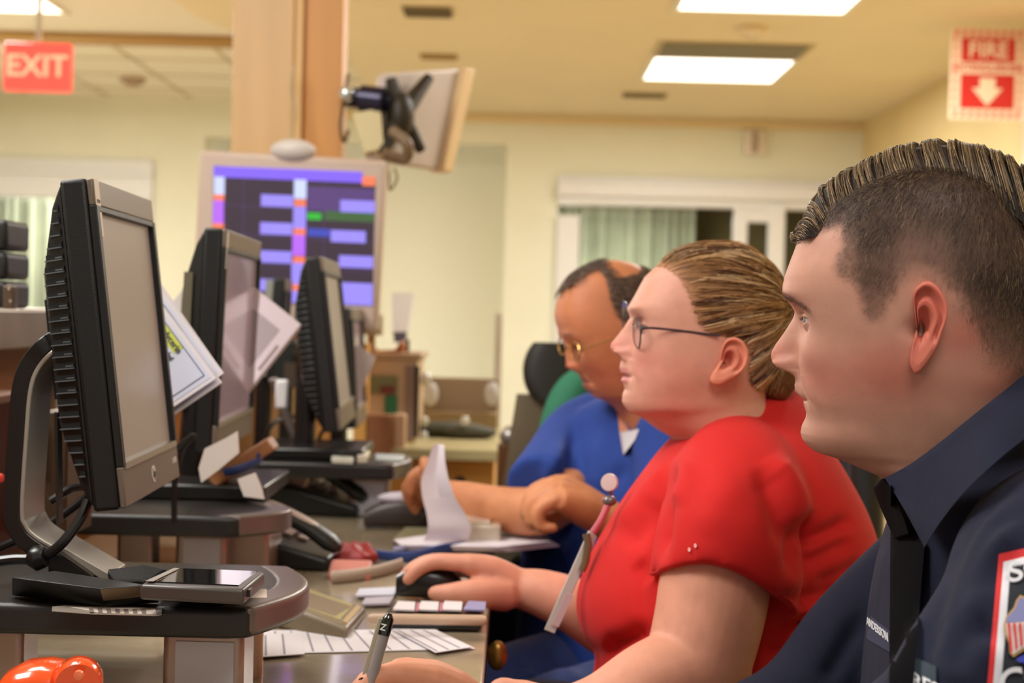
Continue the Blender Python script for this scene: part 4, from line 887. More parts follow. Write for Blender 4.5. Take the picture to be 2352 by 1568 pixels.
MB().lathe([(.03, .0), (.03, .40), (.2, .42), (.2, .46)], (b0.x+.1, 3.1, .02)).build('seat', BLK2, t); MB().box((b0.x+.1, 3.1, .02), (.5, .06, .04)).build('base', BLK2, t)
t = thing('green_jacket', 'green jacket draped over the chair behind the doctor', 'jacket', at(1300, 950, 2.9))
pts = smooth_path([at(1342, 868, 2.9), at(1312, 905, 2.9), at(1290, 965, 2.9), at(1268, 1060, 2.9), at(1262, 1140, 2.9)], 4)
MB().tube(pts, [.030+.012*math.sin(i*.2) for i in range(len(pts))], 16).build('cloth', M('green_cloth', (50, 124, 92), .8), t)
# dark objects under the desk edge
t = thing('floor_speaker', 'black box with a round grille under the desk beside the doctor', 'speaker', at(1210, 1320, 2.6))
a = at(1205, 1300, 2.6); MB().box((a.x, 2.66, .35), (.14, .12, .64)).build('cabinet', M('speaker_black', (22, 20, 16), .5), t, bevel=.006)
MB().lathe([(.028, 0), (.03, .004), (.022, .006), (.020, -.002), (.0, -.004)], (a.x, 2.598, at(1208, 1305, 2.6).z), 28, ax=(0, -1, 0)).build('grille', M('grille_dark', (60, 54, 40), .4), t)
a = at(1150, 1500, 1.9); tag(MB().box((-.27, 2.29, .36), (.26, .3, .66)).build('dark_filler', M('filler_dark', (20, 18, 20), .5), bevel=.006), 'black drawer unit in the shade under the desk', 'filler')  # black filler added so the space below the desk stays dark
tag(MB().ell(at(1142, 1505, 1.7), (.012, .01, .018)).build('door_knob', M('brass', (150, 112, 50), .3, metal=.7)), 'brass coloured knob just below the desk edge', 'knob')
# ------------------------------------------------------------------ people: helpers
SKINM = M('skin', None, .52, attr=True, var=.06, scale=55, bump=.10, bscale=1500, sss=.12, spec=.35)
HAIRM = M('hair_strands', None, .42, attr=True, spec=.45)
HCAP = M('hair_base', None, .65, attr=True, var=.25, scale=90, spec=.3)
EYEW = M('eye_white', (176, 160, 152), .25, coat=.3); IRIS = M('iris', (70, 84, 84), .1, coat=.8)
def L3(c): return np.array(lin(c))
class Frame:
    """midsagittal plane of a head or torso: F forward, U up, S toward the near side"""
    def __init__(s, px, py, Y, yaw=0):
        s.O = at(px, py, Y); r = (s.O-CP).normalized(); S = -r; U = (CU-S*CU.dot(S)).normalized(); F = U.cross(S)
        if F.dot(CR) > 0: F = -F
        R = Matrix.Rotation(math.radians(yaw), 3, U)
        if (R @ F).dot(CP-s.O) < 0 and yaw > 0 or (R @ F).dot(CP-s.O) > 0 and yaw < 0: R = Matrix.Rotation(-math.radians(yaw), 3, U)
        s.F = R @ F; s.S = R @ S; s.U = U
        s.M = np.array([tuple(s.F), tuple(s.S), tuple(s.U)]); s.o = np.array(tuple(s.O))
    def ab(s, px, py, y=0):
        d = ray(px, py); O = s.O+s.S*y; t = (O-CP).dot(s.S)/d.dot(s.S); v = CP+d*t-O; return np.array((v.dot(s.F), v.dot(s.U)))
    def w(s, P): return np.asarray(P)@s.M+s.o
    def P(s, px, py, y=0):
        a, b = s.ab(px, py, y); return Vector(tuple(s.w((a, y, b))))
def curve_ab(fr, pts): return np.array([fr.ab(*p) for p in pts])
def build_head(fr, keys, prof, lm, fine=.0008, coarse=.0022, nside=62, nback=56, feat=1.0, eye=True):
    KF = curve_ab(fr, [(k[0], k[1]) for k in keys]); KB = curve_ab(fr, [(k[2], k[3]) for k in keys]); W = np.array([k[4]/1000 for k in keys]); NF = np.array([k[5] for k in keys]); NB = np.array([k[6] for k in keys])
    n = len(keys); ks = np.arange(-1, n)
    KF2 = np.vstack([KB[1], KF]); KB2 = np.vstack([KF[1], KB]); W2 = np.r_[-W[1], W]; NF2 = np.r_[NF[0], NF]; NB2 = np.r_[NB[0], NB]
    pb = curve_ab(fr, prof); btop, bbot = pb[:, 1].max(), pb[:, 1].min()
    s = [0.002]
    for i in range(n-1):
        ln = np.linalg.norm(KF[i+1]-KF[i]); mb_ = (KF[i+1][1]+KF[i][1])/2
        st = fine if (mb_ < lm['brow'][1]+.02 and mb_ > bbot-.004) else coarse
        m = max(2, int(ln/st)); s += list(i+np.arange(1, m+1)/m)
    s = np.array(s)
    Fc = cr(ks, KF2, s); Bc = cr(ks, KB2, s); w = np.abs(cr(ks, W2, s)); nf = cr(ks, NF2, s); nb = cr(ks, NB2, s)
    u = np.linspace(-1, 1, 2*nside+1); tau = (math.pi/2)*(.42*u+.58*np.sign(u)*np.abs(u)**2.2)
    tb = np.linspace(math.pi/2, 3*math.pi/2, nback+2)[1:-1]
    y = np.r_[np.sin(tau), np.sin(tb)]; front = np.r_[np.ones(len(tau), bool), np.zeros(len(tb), bool)]
    E = Fc-Bc; Ln = np.linalg.norm(E, axis=1); e = E/np.maximum(Ln, 1e-6)[:, None]; C = Fc-E*.55
    ay = np.clip(np.abs(y), 0, 1)
    X = np.where(front[None, :], .55*(1-ay[None, :]**nf[:, None]).clip(0)**(1/nf[:, None]), -.45*(1-ay[None, :]**nb[:, None]).clip(0)**(1/nb[:, None]))*Ln[:, None]
    A = C[:, 0:1]+e[:, 0:1]*X; B = C[:, 1:2]+e[:, 1:2]*X; Yl = w[:, None]*y[None, :]
    ff = np.where(front[None, :], np.clip(X/(.55*Ln[:, None]+1e-6)*2.2-.35, 0, 1), 0)
    # profile detail
    o = np.argsort(pb[:, 1]); fo = np.argsort(Fc[:, 1]); lo_ = Fc[:, 1] > bbot-.003
    idx = np.argsort(Fc[lo_, 1]); base = lambda b: np.interp(b, Fc[lo_, 1][idx], Fc[lo_, 0][idx])
    bb = np.linspace(bbot, btop, 600); dl = np.interp(bb, pb[o, 1], pb[o, 0])-base(bb)
    ker = np.ones(5)/5; dl = np.convolve(np.pad(dl, 2, 'edge'), ker, 'valid')
    fade = np.clip((bb-bbot)/.004, 0, 1)*np.clip((btop-bb)/.01, 0, 1); dl = dl*fade
    D = np.interp(B, bb, dl, left=0, right=0)
    kb = lambda q: lm[q][1]
    sb = [kb('chin')-.02, kb('chin'), kb('lowlip'), kb('mouth'), kb('uplip'), kb('subnas')-.0015, kb('subnas')+.0035, kb('tip')+.002, (kb('tip')+kb('nasion'))/2, kb('nasion')+.004, kb('brow'), kb('brow')+.03]
    sv = [.030, .026, .021, .022, .021, .020, .0135, .0125, .0115, .013, .034, .06]
    SG = np.interp(B, sb, sv); PW = np.interp(B, [sb[5], sb[6], sb[7], sb[8], sb[9], sb[10]], [2, 3.2, 2.6, 2.0, 1.8, 2])
    A = A+ff*D*np.exp(-(np.abs(Yl)/SG)**PW)
    g = lambda v, c, sg: np.exp(-((v-c)/sg)**2); aY = np.abs(Yl)
    eb = lm['eye'][1]
    A -= ff*feat*.0085*g(aY, .031, .0165)*g(B, eb, .0125)
    A += ff*feat*.0035*g(aY, .032, .02)*g(B, kb('brow')-.002, .007)
    A += ff*feat*.003*g(aY, .047, .016)*g(B, eb-.028, .013)
    tb_ = kb('subnas')+.006
    A += ff*feat*.0085*np.exp(-np.abs((aY-.0135)/.006)**2.6-np.abs((B-tb_)/.0070)**2.4)
    A -= ff*feat*.0055*g(aY, .0072, .0032)*g(B, kb('subnas')+.001, .0035)
    # nasolabial fold and mouth slit, corner of the mouth
    t = np.clip((tb_-B)/(tb_-kb('mouth')+.004), 0, 1); fy = .0195+.017*t; nl_w = 1/(1+np.exp(-(kb('subnas')+.010-B)/.0025))/(1+np.exp(-(B-kb('mouth')+.004)/.003))
    A -= ff*feat*.0016*np.exp(-((aY-fy)/.0032)**2)*nl_w
    A += ff*feat*.0016*np.exp(-((aY-fy-.009)/.008)**2)*nl_w
    A -= ff*.0028*g(B, kb('mouth')-.08*aY, .0011)*np.clip((.026-aY)/.006, 0, 1)
    A -= ff*.0020*g(aY, .027, .004)*g(B, kb('mouth')-.002, .005)
    eyec = None
    if eye:
        # surface at the eye, then eyelids wrapped on a 12 mm ball
        ys = .031; ri = np.argmin(np.abs(B[:, len(tau)//2]-eb)); ac = lm['eye'][0]-.0125
        eyec = (ac, ys, eb)
        for sg in (1, -1):
            dy = Yl-sg*ys; db = B-eb; r2 = dy**2+db**2; R = .0136
            asph = ac+np.sqrt(np.maximum(R*R-r2, 0)); k = (r2 < R*R) & (ff > .05)
            wv = np.clip(1-(np.sqrt(r2)-.0095)/.004, 0, 1)
            A = np.where(k, A*(1-wv)+np.maximum(asph, A-.002)*wv, A)
            up = .0026*(1-(dy/.0125)**2); dn_ = -.0032*(1-(dy/.0125)**2)
            inside = (np.abs(dy) < .0125) & (db < up) & (db > dn_) & (ff > .05)
            A = np.where(inside, ac+np.sqrt(np.maximum(.0098**2-r2*.6, 1e-6)), A)
            cre = np.exp(-((db-(up+.0035))/.0011)**2)*np.clip((.0125-np.abs(dy))/.003, 0, 1)*(r2 < .018**2)
            A -= .0012*cre*ff
    V = np.stack([A, Yl, B], -1); nr, nc = A.shape
    i, j = np.meshgrid(np.arange(nr-1), np.arange(nc), indexing='ij'); j2 = (j+1) % nc
    Fq = np.stack([i*nc+j, i*nc+j2, (i+1)*nc+j2, (i+1)*nc+j], -1).reshape(-1, 4)
    return dict(V=V.reshape(-1, 3), F=Fq, shape=(nr, nc), fr=fr, lm=lm, eyec=eyec, ff=ff.reshape(-1))
def near_kd(H):
    V = H['V']; idx = np.where(V[:, 1] > .012)[0]; kd = kdtree.KDTree(len(idx))
    for i in idx: kd.insert((V[i, 0], V[i, 2], 0), int(i))
    kd.balance(); return kd
def full_kd(V):
    kd = kdtree.KDTree(len(V))
    for i, v in enumerate(V): kd.insert(v, i)
    kd.balance(); return kd
def normals_of(V, F):
    a = V[F[:, 2]]-V[F[:, 0]]; b = V[F[:, 3]]-V[F[:, 1]]; n = np.cross(a, b); N = np.zeros_like(V)
    for k in range(4): np.add.at(N, F[:, k], n)
    N /= np.linalg.norm(N, axis=1)[:, None]+1e-12
    c = V.mean(0)
    if ((V-c)*N).sum() < 0: N = -N
    return N
def build_ear(H, outline, center, side=1, flare=.36, lift=.006, nth=72):
    fr = H['fr']; kd = H['kd']; O = np.array([fr.ab(*p, .078) for p in outline]); n = len(O); s = np.linspace(0, n, nth, endpoint=False)
    Oc = np.vstack([O[-1:], O, O[:2]]); out = cr(np.arange(-1, n+2), Oc, s)
    c = np.array(fr.ab(*center, .076)); 
    _, vi, _ = kd.find((O[:, 0].max()-.004, c[1], 0)); y0 = H['V'][vi, 1]; af = O[:, 0].max()
    rho = np.r_[0.001, np.linspace(.06, 1, 30)]
    hel = ([0, .2, .36, .48, .58, .70, .80, .90, .97, 1], [-.0075, -.0068, -.003, .0015, .0015, -.0022, -.0012, .0026, .0022, .0])
    lob = ([0, .2, .36, .5, .8, .95, 1], [-.011, -.006, .000, .001, .0018, .0008, -.001])
    fro = ([0, .25, .42, .6, .85, 1], [-.011, -.008, .0010, .0018, .000, -.003])
    vs = []
    d = out-c; th = np.arctan2(d[:, 1], -d[:, 0])   # 0 = back, pi/2 = up
    wl = np.clip((-np.sin(th)-.55)*3.2, 0, 1); wf = np.clip((-np.cos(th)-.35)*2.5, 0, 1)*(1-wl)*np.clip(1.2-np.sin(th)*1.3, 0, 1); wh = 1-wl-wf
    rings = []
    for r in rho:
        z = wh*np.interp(r, *hel)+wl*np.interp(r, *lob)+wf*np.interp(r, *fro)
        p = c+d*r; y = y0+lift+(af-p[:, 0])*flare+z-wf*r*.002
        rings.append(np.stack([p[:, 0], y, p[:, 1]], -1))
    for r, dy in ((.99, -.003), (.93, -.006), (.8, -.009), (.6, -.016), (.4, -.03)):
        p = c+d*r; y = y0+lift+(af-p[:, 0])*flare*.9+dy; rings.append(np.stack([p[:, 0], y, p[:, 1]], -1))
    R = np.array(rings); R[:, :, 1] *= side; nr = len(rings)
    i, j = np.meshgrid(np.arange(nr-1), np.arange(nth), indexing='ij'); j2 = (j+1) % nth
    F = np.stack([i*nth+j, i*nth+j2, (i+1)*nth+j2, (i+1)*nth+j], -1).reshape(-1, 4)
    return R.reshape(-1, 3), F
def strands(name, paths, rad, cols, m, parent, tip=.35):
    """paths (N,P,3) world, 3 sided tapering tubes"""
    P = np.asarray(paths, float); N, K, _ = P.shape; T = np.gradient(P, axis=1); T /= np.linalg.norm(T, axis=2, keepdims=True)+1e-12
    ref = np.array(tuple(Vector((.3, -.9, .3)).normalized())); A = np.cross(T, ref); A /= np.linalg.norm(A, axis=2, keepdims=True)+1e-9; B = np.cross(T, A)
    rr = (np.ones(N) if np.isscalar(rad) else np.asarray(rad))[:, None]*(rad if np.isscalar(rad) else 1)*np.linspace(1, tip, K)[None, :]
    V = np.stack([P+(A*math.cos(t)+B*math.sin(t))*rr[:, :, None] for t in (0, 2.094, 4.189)], 2)
    n0 = (np.arange(N)*K*3)[:, None, None]; k = (np.arange(K-1)*3)[None, :, None]; c = np.arange(3)[None, None, :]; c2 = (c+1) % 3
    F = np.stack([n0+k+c, n0+k+c2, n0+k+3+c2, n0+k+3+c], -1).reshape(-1, 4)
    col = np.repeat(cols, K*3, axis=0) if len(cols) == N else cols
    me = np_mesh(name, V.reshape(-1, 3), F, col); return link_mesh(name, me, m, parent, True)
def mesh_arrays(me):
    V = get_co(me); n = len(me.polygons); ls = np.empty(n, np.int32); me.polygons.foreach_get('loop_total', ls)
    vi = np.empty(len(me.loops), np.int32); me.loops.foreach_get('vertex_index', vi)
    q = ls == 4; st = np.r_[0, np.cumsum(ls)[:-1]][q]; return V, np.stack([vi[st+k] for k in range(4)], -1)
def combine(parts):
    V, F, C = [], [], []; k = 0
    for v, f, c in parts:
        V.append(v); F.append(f+k); C.append(np.broadcast_to(c, (len(v), 3))); k += len(v)
    return np.vstack(V), np.vstack(F), np.vstack(C)
def inpoly(P, poly):
    x, y = P[:, 0], P[:, 1]; r = np.zeros(len(P), bool); n = len(poly)
    for i in range(n):
        x1, y1 = poly[i]; x2, y2 = poly[(i+1) % n]
        c = ((y1 > y) != (y2 > y)) & (x < (x2-x1)*(y-y1)/(y2-y1+1e-15)+x1); r ^= c
    return r
def polydist(P, line):
    b = np.full(len(P), 1e9)
    for i in range(len(line)-1):
        A, B = np.array(line[i]), np.array(line[i+1]); d = B-A; t = np.clip(((P-A)@d)/(d@d), 0, 1); b = np.minimum(b, np.linalg.norm(P-(A+t[:, None]*d), axis=1))
    return b
def mixc(c, c2, w): w = np.clip(w, 0, 1)[:, None]; return c*(1-w)+c2*w
def base_skin(H, skin, lipc, redc, lipw=.024):
    V = H['V']; lm = H['lm']; C = np.tile(L3(skin), (len(V), 1)); a, y, b = V[:, 0], np.abs(V[:, 1]), V[:, 2]; ff = H['ff']
    g = lambda v, c, s: np.exp(-((v-c)/s)**2)
    C = mixc(C, L3(redc), .55*g(b, lm['tip'][1], .014)*g(y, 0, .020)*ff); C = mixc(C, L3(redc), .45*g(b, lm['subnas'][1]-.002, .02)*g(y, .052, .02))
    lw = np.clip((lipw-y)/.006, 0, 1)*ff; up = lm['uplip'][1]+.0015; lo = lm['lowlip'][1]-.003
    C = mixc(C, L3(lipc), .8*lw*np.clip((up-b)/.002, 0, 1)*np.clip((b-lo)/.002, 0, 1)); 
    C = mixc(C, L3(lipc)*.25, .8*lw*g(b, lm['mouth'][1]-.08*y, .0009)); C = mixc(C, L3((60, 20, 16)), .85*ff*g(y, .0072, .0030)*g(b, lm['subnas'][1]+.0015, .0028))  # nostril and mouth line shade painted into the skin colour
    if H['eyec'] is not None:
        _, ys, eb = H['eyec']; dy = y-ys; up = .0029*(1-(dy/.0127)**2)
        C = mixc(C, L3((84, 48, 40)), .75*ff*np.exp(-((b-eb-up)/.0010)**2)*(np.abs(dy) < .0130)); C = mixc(C, L3((150, 90, 80)), .5*ff*np.exp(-((b-eb+up*.86)/.0010)**2)*(np.abs(dy) < .0130))
    return C
def add_eyes(H, parent, iris=IRIS):
    fr = H['fr']; a, y, b = H['eyec']
    for sg in (1, -1):
        c = Vector(tuple(fr.w((a, sg*y, b)))); R = Matrix((fr.F, fr.S, fr.U)).transposed()
        e = MB().ell(c, (.012, .012, .012), n=18).build('eyeball', EYEW, parent)
        MB().lathe([(.0056, .0106), (.0045, .0117), (.002, .0123), (0, .0125)], c, 24, ax=fr.F+fr.S*.06*sg-fr.U*.08).build('iris', iris, e)
def patch_on(mb_pts, off): pass

# ------------------------------------------------------------------ man in the navy shirt
fr = Frame(2100, 720, 1.15, 0)
lmpx = dict(brow=(1803, 672), nasion=(1827, 713), eye=(1851, 734), tip=(1771, 815), subnas=(1825, 855), uplip=(1829, 896), mouth=(1848, 911), lowlip=(1849, 928), chin=(1840, 985))
lm = {k: fr.ab(*v) for k, v in lmpx.items()}
keys = [(2140, 384, 2140, 384, 0, 2.2, 2.2), (2055, 392, 2225, 394, 33, 2.2, 2.2), (1965, 420, 2300, 425, 54, 2.2, 2.2), (1885, 474, 2352, 478, 67, 2.3, 2.2),
        (1838, 545, 2380, 550, 74, 2.4, 2.2), (1814, 605, 2394, 625, 77, 2.5, 2.2), (1806, 655, 2396, 690, 77, 2.6, 2.2), (1818, 710, 2390, 750, 76, 2.7, 2.2), (1834, 765, 2378, 800, 75, 2.7, 2.2),
        (1838, 840, 2362, 862, 73, 2.6, 2.2), (1842, 905, 2350, 915, 69, 2.5, 2.2), (1850, 955, 2345, 960, 65, 2.4, 2.2), (1846, 1000, 2344, 1000, 61, 2.3, 2.2), (1868, 1031, 2346, 1035, 58, 2.2, 2.2),
        (1914, 1047, 2350, 1070, 57, 2.1, 2.2), (1968, 1068, 2356, 1110, 59, 2.1, 2.2), (2030, 1098, 2366, 1150, 62, 2.1, 2.2), (2064, 1150, 2385, 1215, 66, 2.1, 2.2), (2080, 1250, 2400, 1320, 68, 2.1, 2.2)]
prof = [(1838, 545), (1832, 560), (1816, 602), (1803, 637), (1800, 656), (1803, 677), (1815, 698), (1827, 714), (1820, 732), (1801, 763), (1782, 790), (1773, 806), (1771, 817), (1774, 832), (1788, 844), (1809, 849), (1824, 856), (1827, 874), (1825, 884), (1828, 900), (1838, 909), (1848, 912), (1847, 918), (1848, 930), (1854, 944), (1851, 958), (1842, 976), (1839, 992), (1843, 1006), (1856, 1023)]
H = build_head(fr, keys, prof, lm); H['kd'] = near_kd(H)
can_ = fr.ab(2114, 757, .074); H['V'][:, 1] -= np.sign(H['V'][:, 1])*.026*np.exp(-(((H['V'][:, 0]-can_[0])/.0045)**2+((H['V'][:, 2]-can_[1])/.007)**2))*(np.abs(H['V'][:, 1]) > .03)
man = thing('person', 'nearest man, in a navy uniform shirt with short combed brown hair, holding a pen', 'person', (fr.O.x+.05, 1.15, .45))
SK = (198, 146, 126)
C = base_skin(H, SK, (168, 98, 88), (196, 100, 84), .021)
V = H['V']; hp = [(1800, 300), (1838, 541), (1880, 540), (1924, 526), (1927, 560), (1912, 590), (1906, 620), (1920, 640), (1958, 660), (1972, 702), (1984, 745), (2008, 750), (2031, 740), (2046, 704), (2077, 668), (2110, 650), (2172, 690), (2196, 760), (2250, 850), (2320, 900), (2500, 960), (2500, 200), (1800, 200)]
hab = [tuple(fr.ab(*p, .066)) for p in hp]; ab_ = V[:, [0, 2]]
ins = inpoly(ab_, hab); dist = polydist(ab_, hab[1:21])
lowline = [fr.ab(*p, .07) for p in ((1900, 640), (1958, 660), (1985, 748), (2031, 745), (2080, 668), (2172, 700), (2260, 840), (2380, 900), (2500, 930))]; lowline = np.array(lowline)[::-1]
ly = np.interp(ab_[:, 0], lowline[:, 0], lowline[:, 1])
dens = (.50+.45*np.clip((ab_[:, 1]-ly)/.060, 0, 1))*np.clip(dist/np.where(ab_[:, 0] > fr.ab(2060, 700)[0], .007, .018), 0, 1)*ins
C = mixc(C, L3((90, 69, 59)), dens)
C = mixc(C, L3((24, 10, 8)), 1.2*np.exp(-(((V[:, 0]-can_[0])/.004)**2+((V[:, 2]-can_[1])/.0065)**2)))  # darkness inside the ear hole painted onto the head
# brow
bl_ = [fr.ab(*p) for p in ((1802, 670), (1822, 684), (1850, 700), (1880, 712))]
bd = np.abs(V[:, 1]); brow_b = np.interp(bd, [.006, .02, .04, .052], [lm['brow'][1]-.001, lm['brow'][1]-.003, lm['brow'][1]-.008, lm['brow'][1]-.015])
C = mixc(C, L3((88, 62, 48)), .45*H['ff']*np.exp(-((V[:, 2]-brow_b)/.0046)**2)*np.clip((bd-.004)/.006, 0, 1)*np.clip((.056-bd)/.01, 0, 1))
# cheek and neck redness that is really in the skin
def blush(C, V, px, py, r, col, w_):
    c = fr.ab(px, py); return mixc(C, L3(col), w_*np.exp(-((V[:, 0]-c[0])**2+(V[:, 2]-c[1])**2)/r**2)*(np.abs(V[:, 1]) > .02))
C = blush(C, V, 2060, 850, .022, (182, 92, 76), .6); C = blush(C, V, 2200, 770, .018, (186, 92, 74), .6); C = blush(C, V, 2010, 830, .02, (188, 108, 90), .35)
earo = [(2102, 664), (2118, 649), (2133, 646), (2150, 655), (2166, 676), (2176, 705), (2174, 735), (2163, 765), (2154, 795), (2138, 822), (2120, 846), (2106, 859), (2096, 850), (2090, 832), (2093, 806), (2099, 780), (2104, 750), (2101, 715), (2098, 685)]
Ev, Ef = build_ear(H, earo, (2117, 752)); cn = fr.ab(2114, 757, .074)
Ec = np.tile(L3((206, 116, 98)), (len(Ev), 1)); q = fr.ab(2128, 690, .078); Ec = mixc(Ec, L3((176, 66, 52)), .6*np.exp(-((Ev[:, 0]-q[0])**2+(Ev[:, 2]-q[1])**2)/.010**2))
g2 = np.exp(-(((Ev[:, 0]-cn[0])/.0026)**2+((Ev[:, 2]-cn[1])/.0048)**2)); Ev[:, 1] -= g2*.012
Ec = mixc(Ec, L3((20, 8, 6)), .97*np.clip(g2*1.6-.2, 0, 1))  # ear canal shade painted into the ear colour too
Ev2 = Ev.copy(); Ev2[:, 1] *= -1
# hands of the man: right hand pinching the pen
def hand_mb(): return MB()
mb = MB()
def pt(px, py, Y): return at(px, py, Y)
# forearm from under the frame to the wrist, palm and fingers round the pen
wr = pt(1085, 1655, 1.16)
mb.tube([pt(1560, 1760, 1.30), pt(1320, 1700, 1.24), wr], [.044, .038, .029], 20)
kn = [pt(905, 1552, 1.115), pt(925, 1546, 1.135), pt(950, 1556, 1.155), pt(985, 1580, 1.172)]
for k_, r_ in zip(kn, (.0125, .0135, .0125, .011)): mb.tube(smooth_path([wr+Vector((0, 0, .004)), (wr+k_)/2+Vector((0, 0, .010)), k_], 4), [.024, .023, .022, .021, .019, .018, .016, .0145, r_], 14, round_ends=True)
pinch = pt(822, 1640, 1.105)
fing = [(kn[0], pt(852, 1562, 1.105), pt(826, 1600, 1.10), pinch+Vector((0, -.004, -.012)), .0098), (kn[1], pt(845, 1572, 1.125), pt(815, 1612, 1.125), pinch+Vector((-.004, .012, -.012)), .0100),
        (kn[2], pt(868, 1600, 1.15), pt(850, 1660, 1.15), pt(885, 1700, 1.15), .0095), (kn[3], pt(905, 1640, 1.175), pt(895, 1690, 1.17), pt(925, 1715, 1.165), .0085)]
for a, b_, c_, d_, r_ in fing: mb.tube(smooth_path([a, b_, c_, d_], 4), list(np.linspace(r_*1.08, r_*.82, 13)), 12, round_ends=True)
mb.tube(smooth_path([wr+Vector((-.01, -.01, -.004)), pt(960, 1640, 1.11), pt(885, 1648, 1.085), pt(838, 1650, 1.09)], 4), list(np.linspace(.017, .0095, 13)), 14, round_ends=True)
hm = fuse(mb, .0016, 5, .5); hv, hf = mesh_arrays(hm)
hc = np.tile(L3((206, 140, 110)), (len(hv), 1))
# torso core so the skin is one body under the shirt
def torso_mb(mb, fr, rows, sc=1.0, p=2.4, n=48):
    rings = []
    K = np.array([[*fr.ab(r[0], r[1]), *fr.ab(r[2], r[3]), r[4]] for r in rows]); s = np.linspace(0, len(rows)-1, (len(rows)-1)*5+1); Q = cr(np.arange(len(rows)), K, s)
    for f1, f2, b1, b2, w in Q:
        Fp, Bp = np.array((f1, f2)), np.array((b1, b2)); c = (Fp+Bp)/2; e = (Fp-Bp)/2*sc; ring = []
        for k in range(n):
            t = 2*math.pi*k/n; ct = math.copysign(abs(math.cos(t))**(2/p), math.cos(t)); st = math.copysign(abs(math.sin(t))**(2/p), math.sin(t))
            q = c+e*ct; ring.append(Vector(tuple(fr.w((q[0], st*w*sc, q[1])))))
        rings.append(ring)
    return mb.loft(rings)
ft = Frame(2230, 1300, 1.17, 12)
mrows = [(2066, 1120, 2400, 960, .072), (2060, 1150, 2450, 985, .098), (2052, 1190, 2520, 1030, .140), (2040, 1245, 2580, 1110, .178), (2026, 1315, 2630, 1220, .198), (2012, 1400, 2660, 1380, .205), (2000, 1500, 2680, 1500, .21), (1990, 1640, 2690, 1640, .21), (1985, 1800, 2690, 1800, .21)]
core = MB(); torso_mb(core, ft, mrows[1:], .80)
cm = fuse(core, .012, 2); cv, cf = mesh_arrays(cm)
BV, BF, BC = combine([(fr.w(H['V']), H['F'], C), (fr.w(Ev), Ef, Ec), (fr.w(Ev2), Ef[:, ::-1], Ec), (hv, hf, hc), (cv, cf, L3(SK))])
body = link_mesh('body', np_mesh('body', BV, BF, BC), SKINM, man, True)
add_eyes(H, body)
# hair: combed top
Nn = normals_of(H['V'], H['F'])
sil = [(1826, 536), (1834, 518), (1855, 482), (1882, 430), (1912, 409), (1954, 386), (2000, 360), (2046, 341), (2104, 327), (2161, 321), (2218, 326), (2276, 343), (2322, 362), (2375, 395), (2400, 430)]
low = [(1828, 545), (1870, 541), (1924, 528), (1965, 503), (2008, 478), (2084, 455), (2161, 444), (2218, 447), (2276, 463), (2330, 490), (2400, 545)]
sA = curve_ab(fr, sil)[::-1]; lA = np.array([fr.ab(*p, .052) for p in low])[::-1]
def topb(a): return np.interp(a, sA[:, 0], sA[:, 1])
def lowb(a): return np.interp(a, lA[:, 0], lA[:, 1])
a_front, a_back = fr.ab(1832, 540)[0], fr.ab(2395, 500)[0]
NS = 5200; nP = 12; paths = np.zeros((NS, nP, 3)); cols = np.zeros((NS, 3)); rad = np.zeros(NS)
pal = [L3(c) for c in ((64, 48, 38), (96, 74, 54), (142, 114, 80), (188, 160, 118), (50, 38, 30), (84, 64, 48))]
nclump = 62; rng = np.random.default_rng(3)
cl_a = np.sort(rng.uniform(a_back, a_front, nclump)); cl_ph = rng.uniform(-1, 1, nclump); cl_t = rng.uniform(.0, 1, nclump)
for i in range(NS):
    a0 = rng.uniform(a_back, a_front+.001); ci = int(np.argmin(np.abs(cl_a-a0))); far = rng.random() < .28
    t0 = rng.uniform(0, .55); t = np.linspace(t0, 1.0 if not far else 1.0, nP)
    pull = .62*np.clip((t-.15)*1.4, 0, 1); ac = a0+(cl_a[ci]-a0)*pull
    lean = .012*np.sin(t*math.pi)*(1+.5*cl_ph[ci])
    frac = (a0-a_back)/(a_front-a_back)
    a = ac+lean*(.6+.4*frac)+.018*t*t*np.clip((frac-.75)*4, 0, 1)
    a = np.minimum(a, a_front+.004)
    ph = t*math.pi*.72; hgt = np.sin(np.minimum(ph, math.pi/2)*1.0); 
    lo, to = lowb(a), topb(a)
    yl = .050*np.cos(ph)*np.clip((to-lo)/.025, .35, 1)
    dep = rng.uniform(-.0045, .0005)*(1 if i % 5 else .3)
    b = lo+(to-lo)*hgt**.9+dep+.0012*cl_ph[ci]*np.sin(ph)
    paths[i] = np.stack([a+rng.normal(0, .0004), yl+dep, b], -1)
    cc = pal[int(rng.choice(6, p=[.16, .24, .24, .18, .06, .12]))]; cols[i] = cc*(.75+.5*cl_t[ci])*rng.uniform(.85, 1.15); rad[i] = rng.uniform(.00022, .00042)
P1 = fr.w(paths.reshape(-1, 3)).reshape(NS, nP, 3)
strands('hair', P1, rad, cols, HAIRM, man)
# solid base under the top hair
mbv = []; aa = np.linspace(a_back, a_front-.001, 60); ph = np.linspace(0, math.pi, 28)
for a in aa:
    lo, to = lowb(a)-.001, topb(a)-.0045; mbv.append([Vector(tuple(fr.w((a, (.049*math.cos(p))*np.clip((to-lo)/.025, .3, 1), lo+(to-lo)*math.sin(p)**.9)))) for p in ph])
cap = MB(); cap.loft(mbv, False, closed=False); me = cap.mesh('hair_base'); set_col(me, np.tile(L3((44, 34, 28)), (len(me.vertices), 1))); link_mesh('hair_base', me, HCAP, man, True)
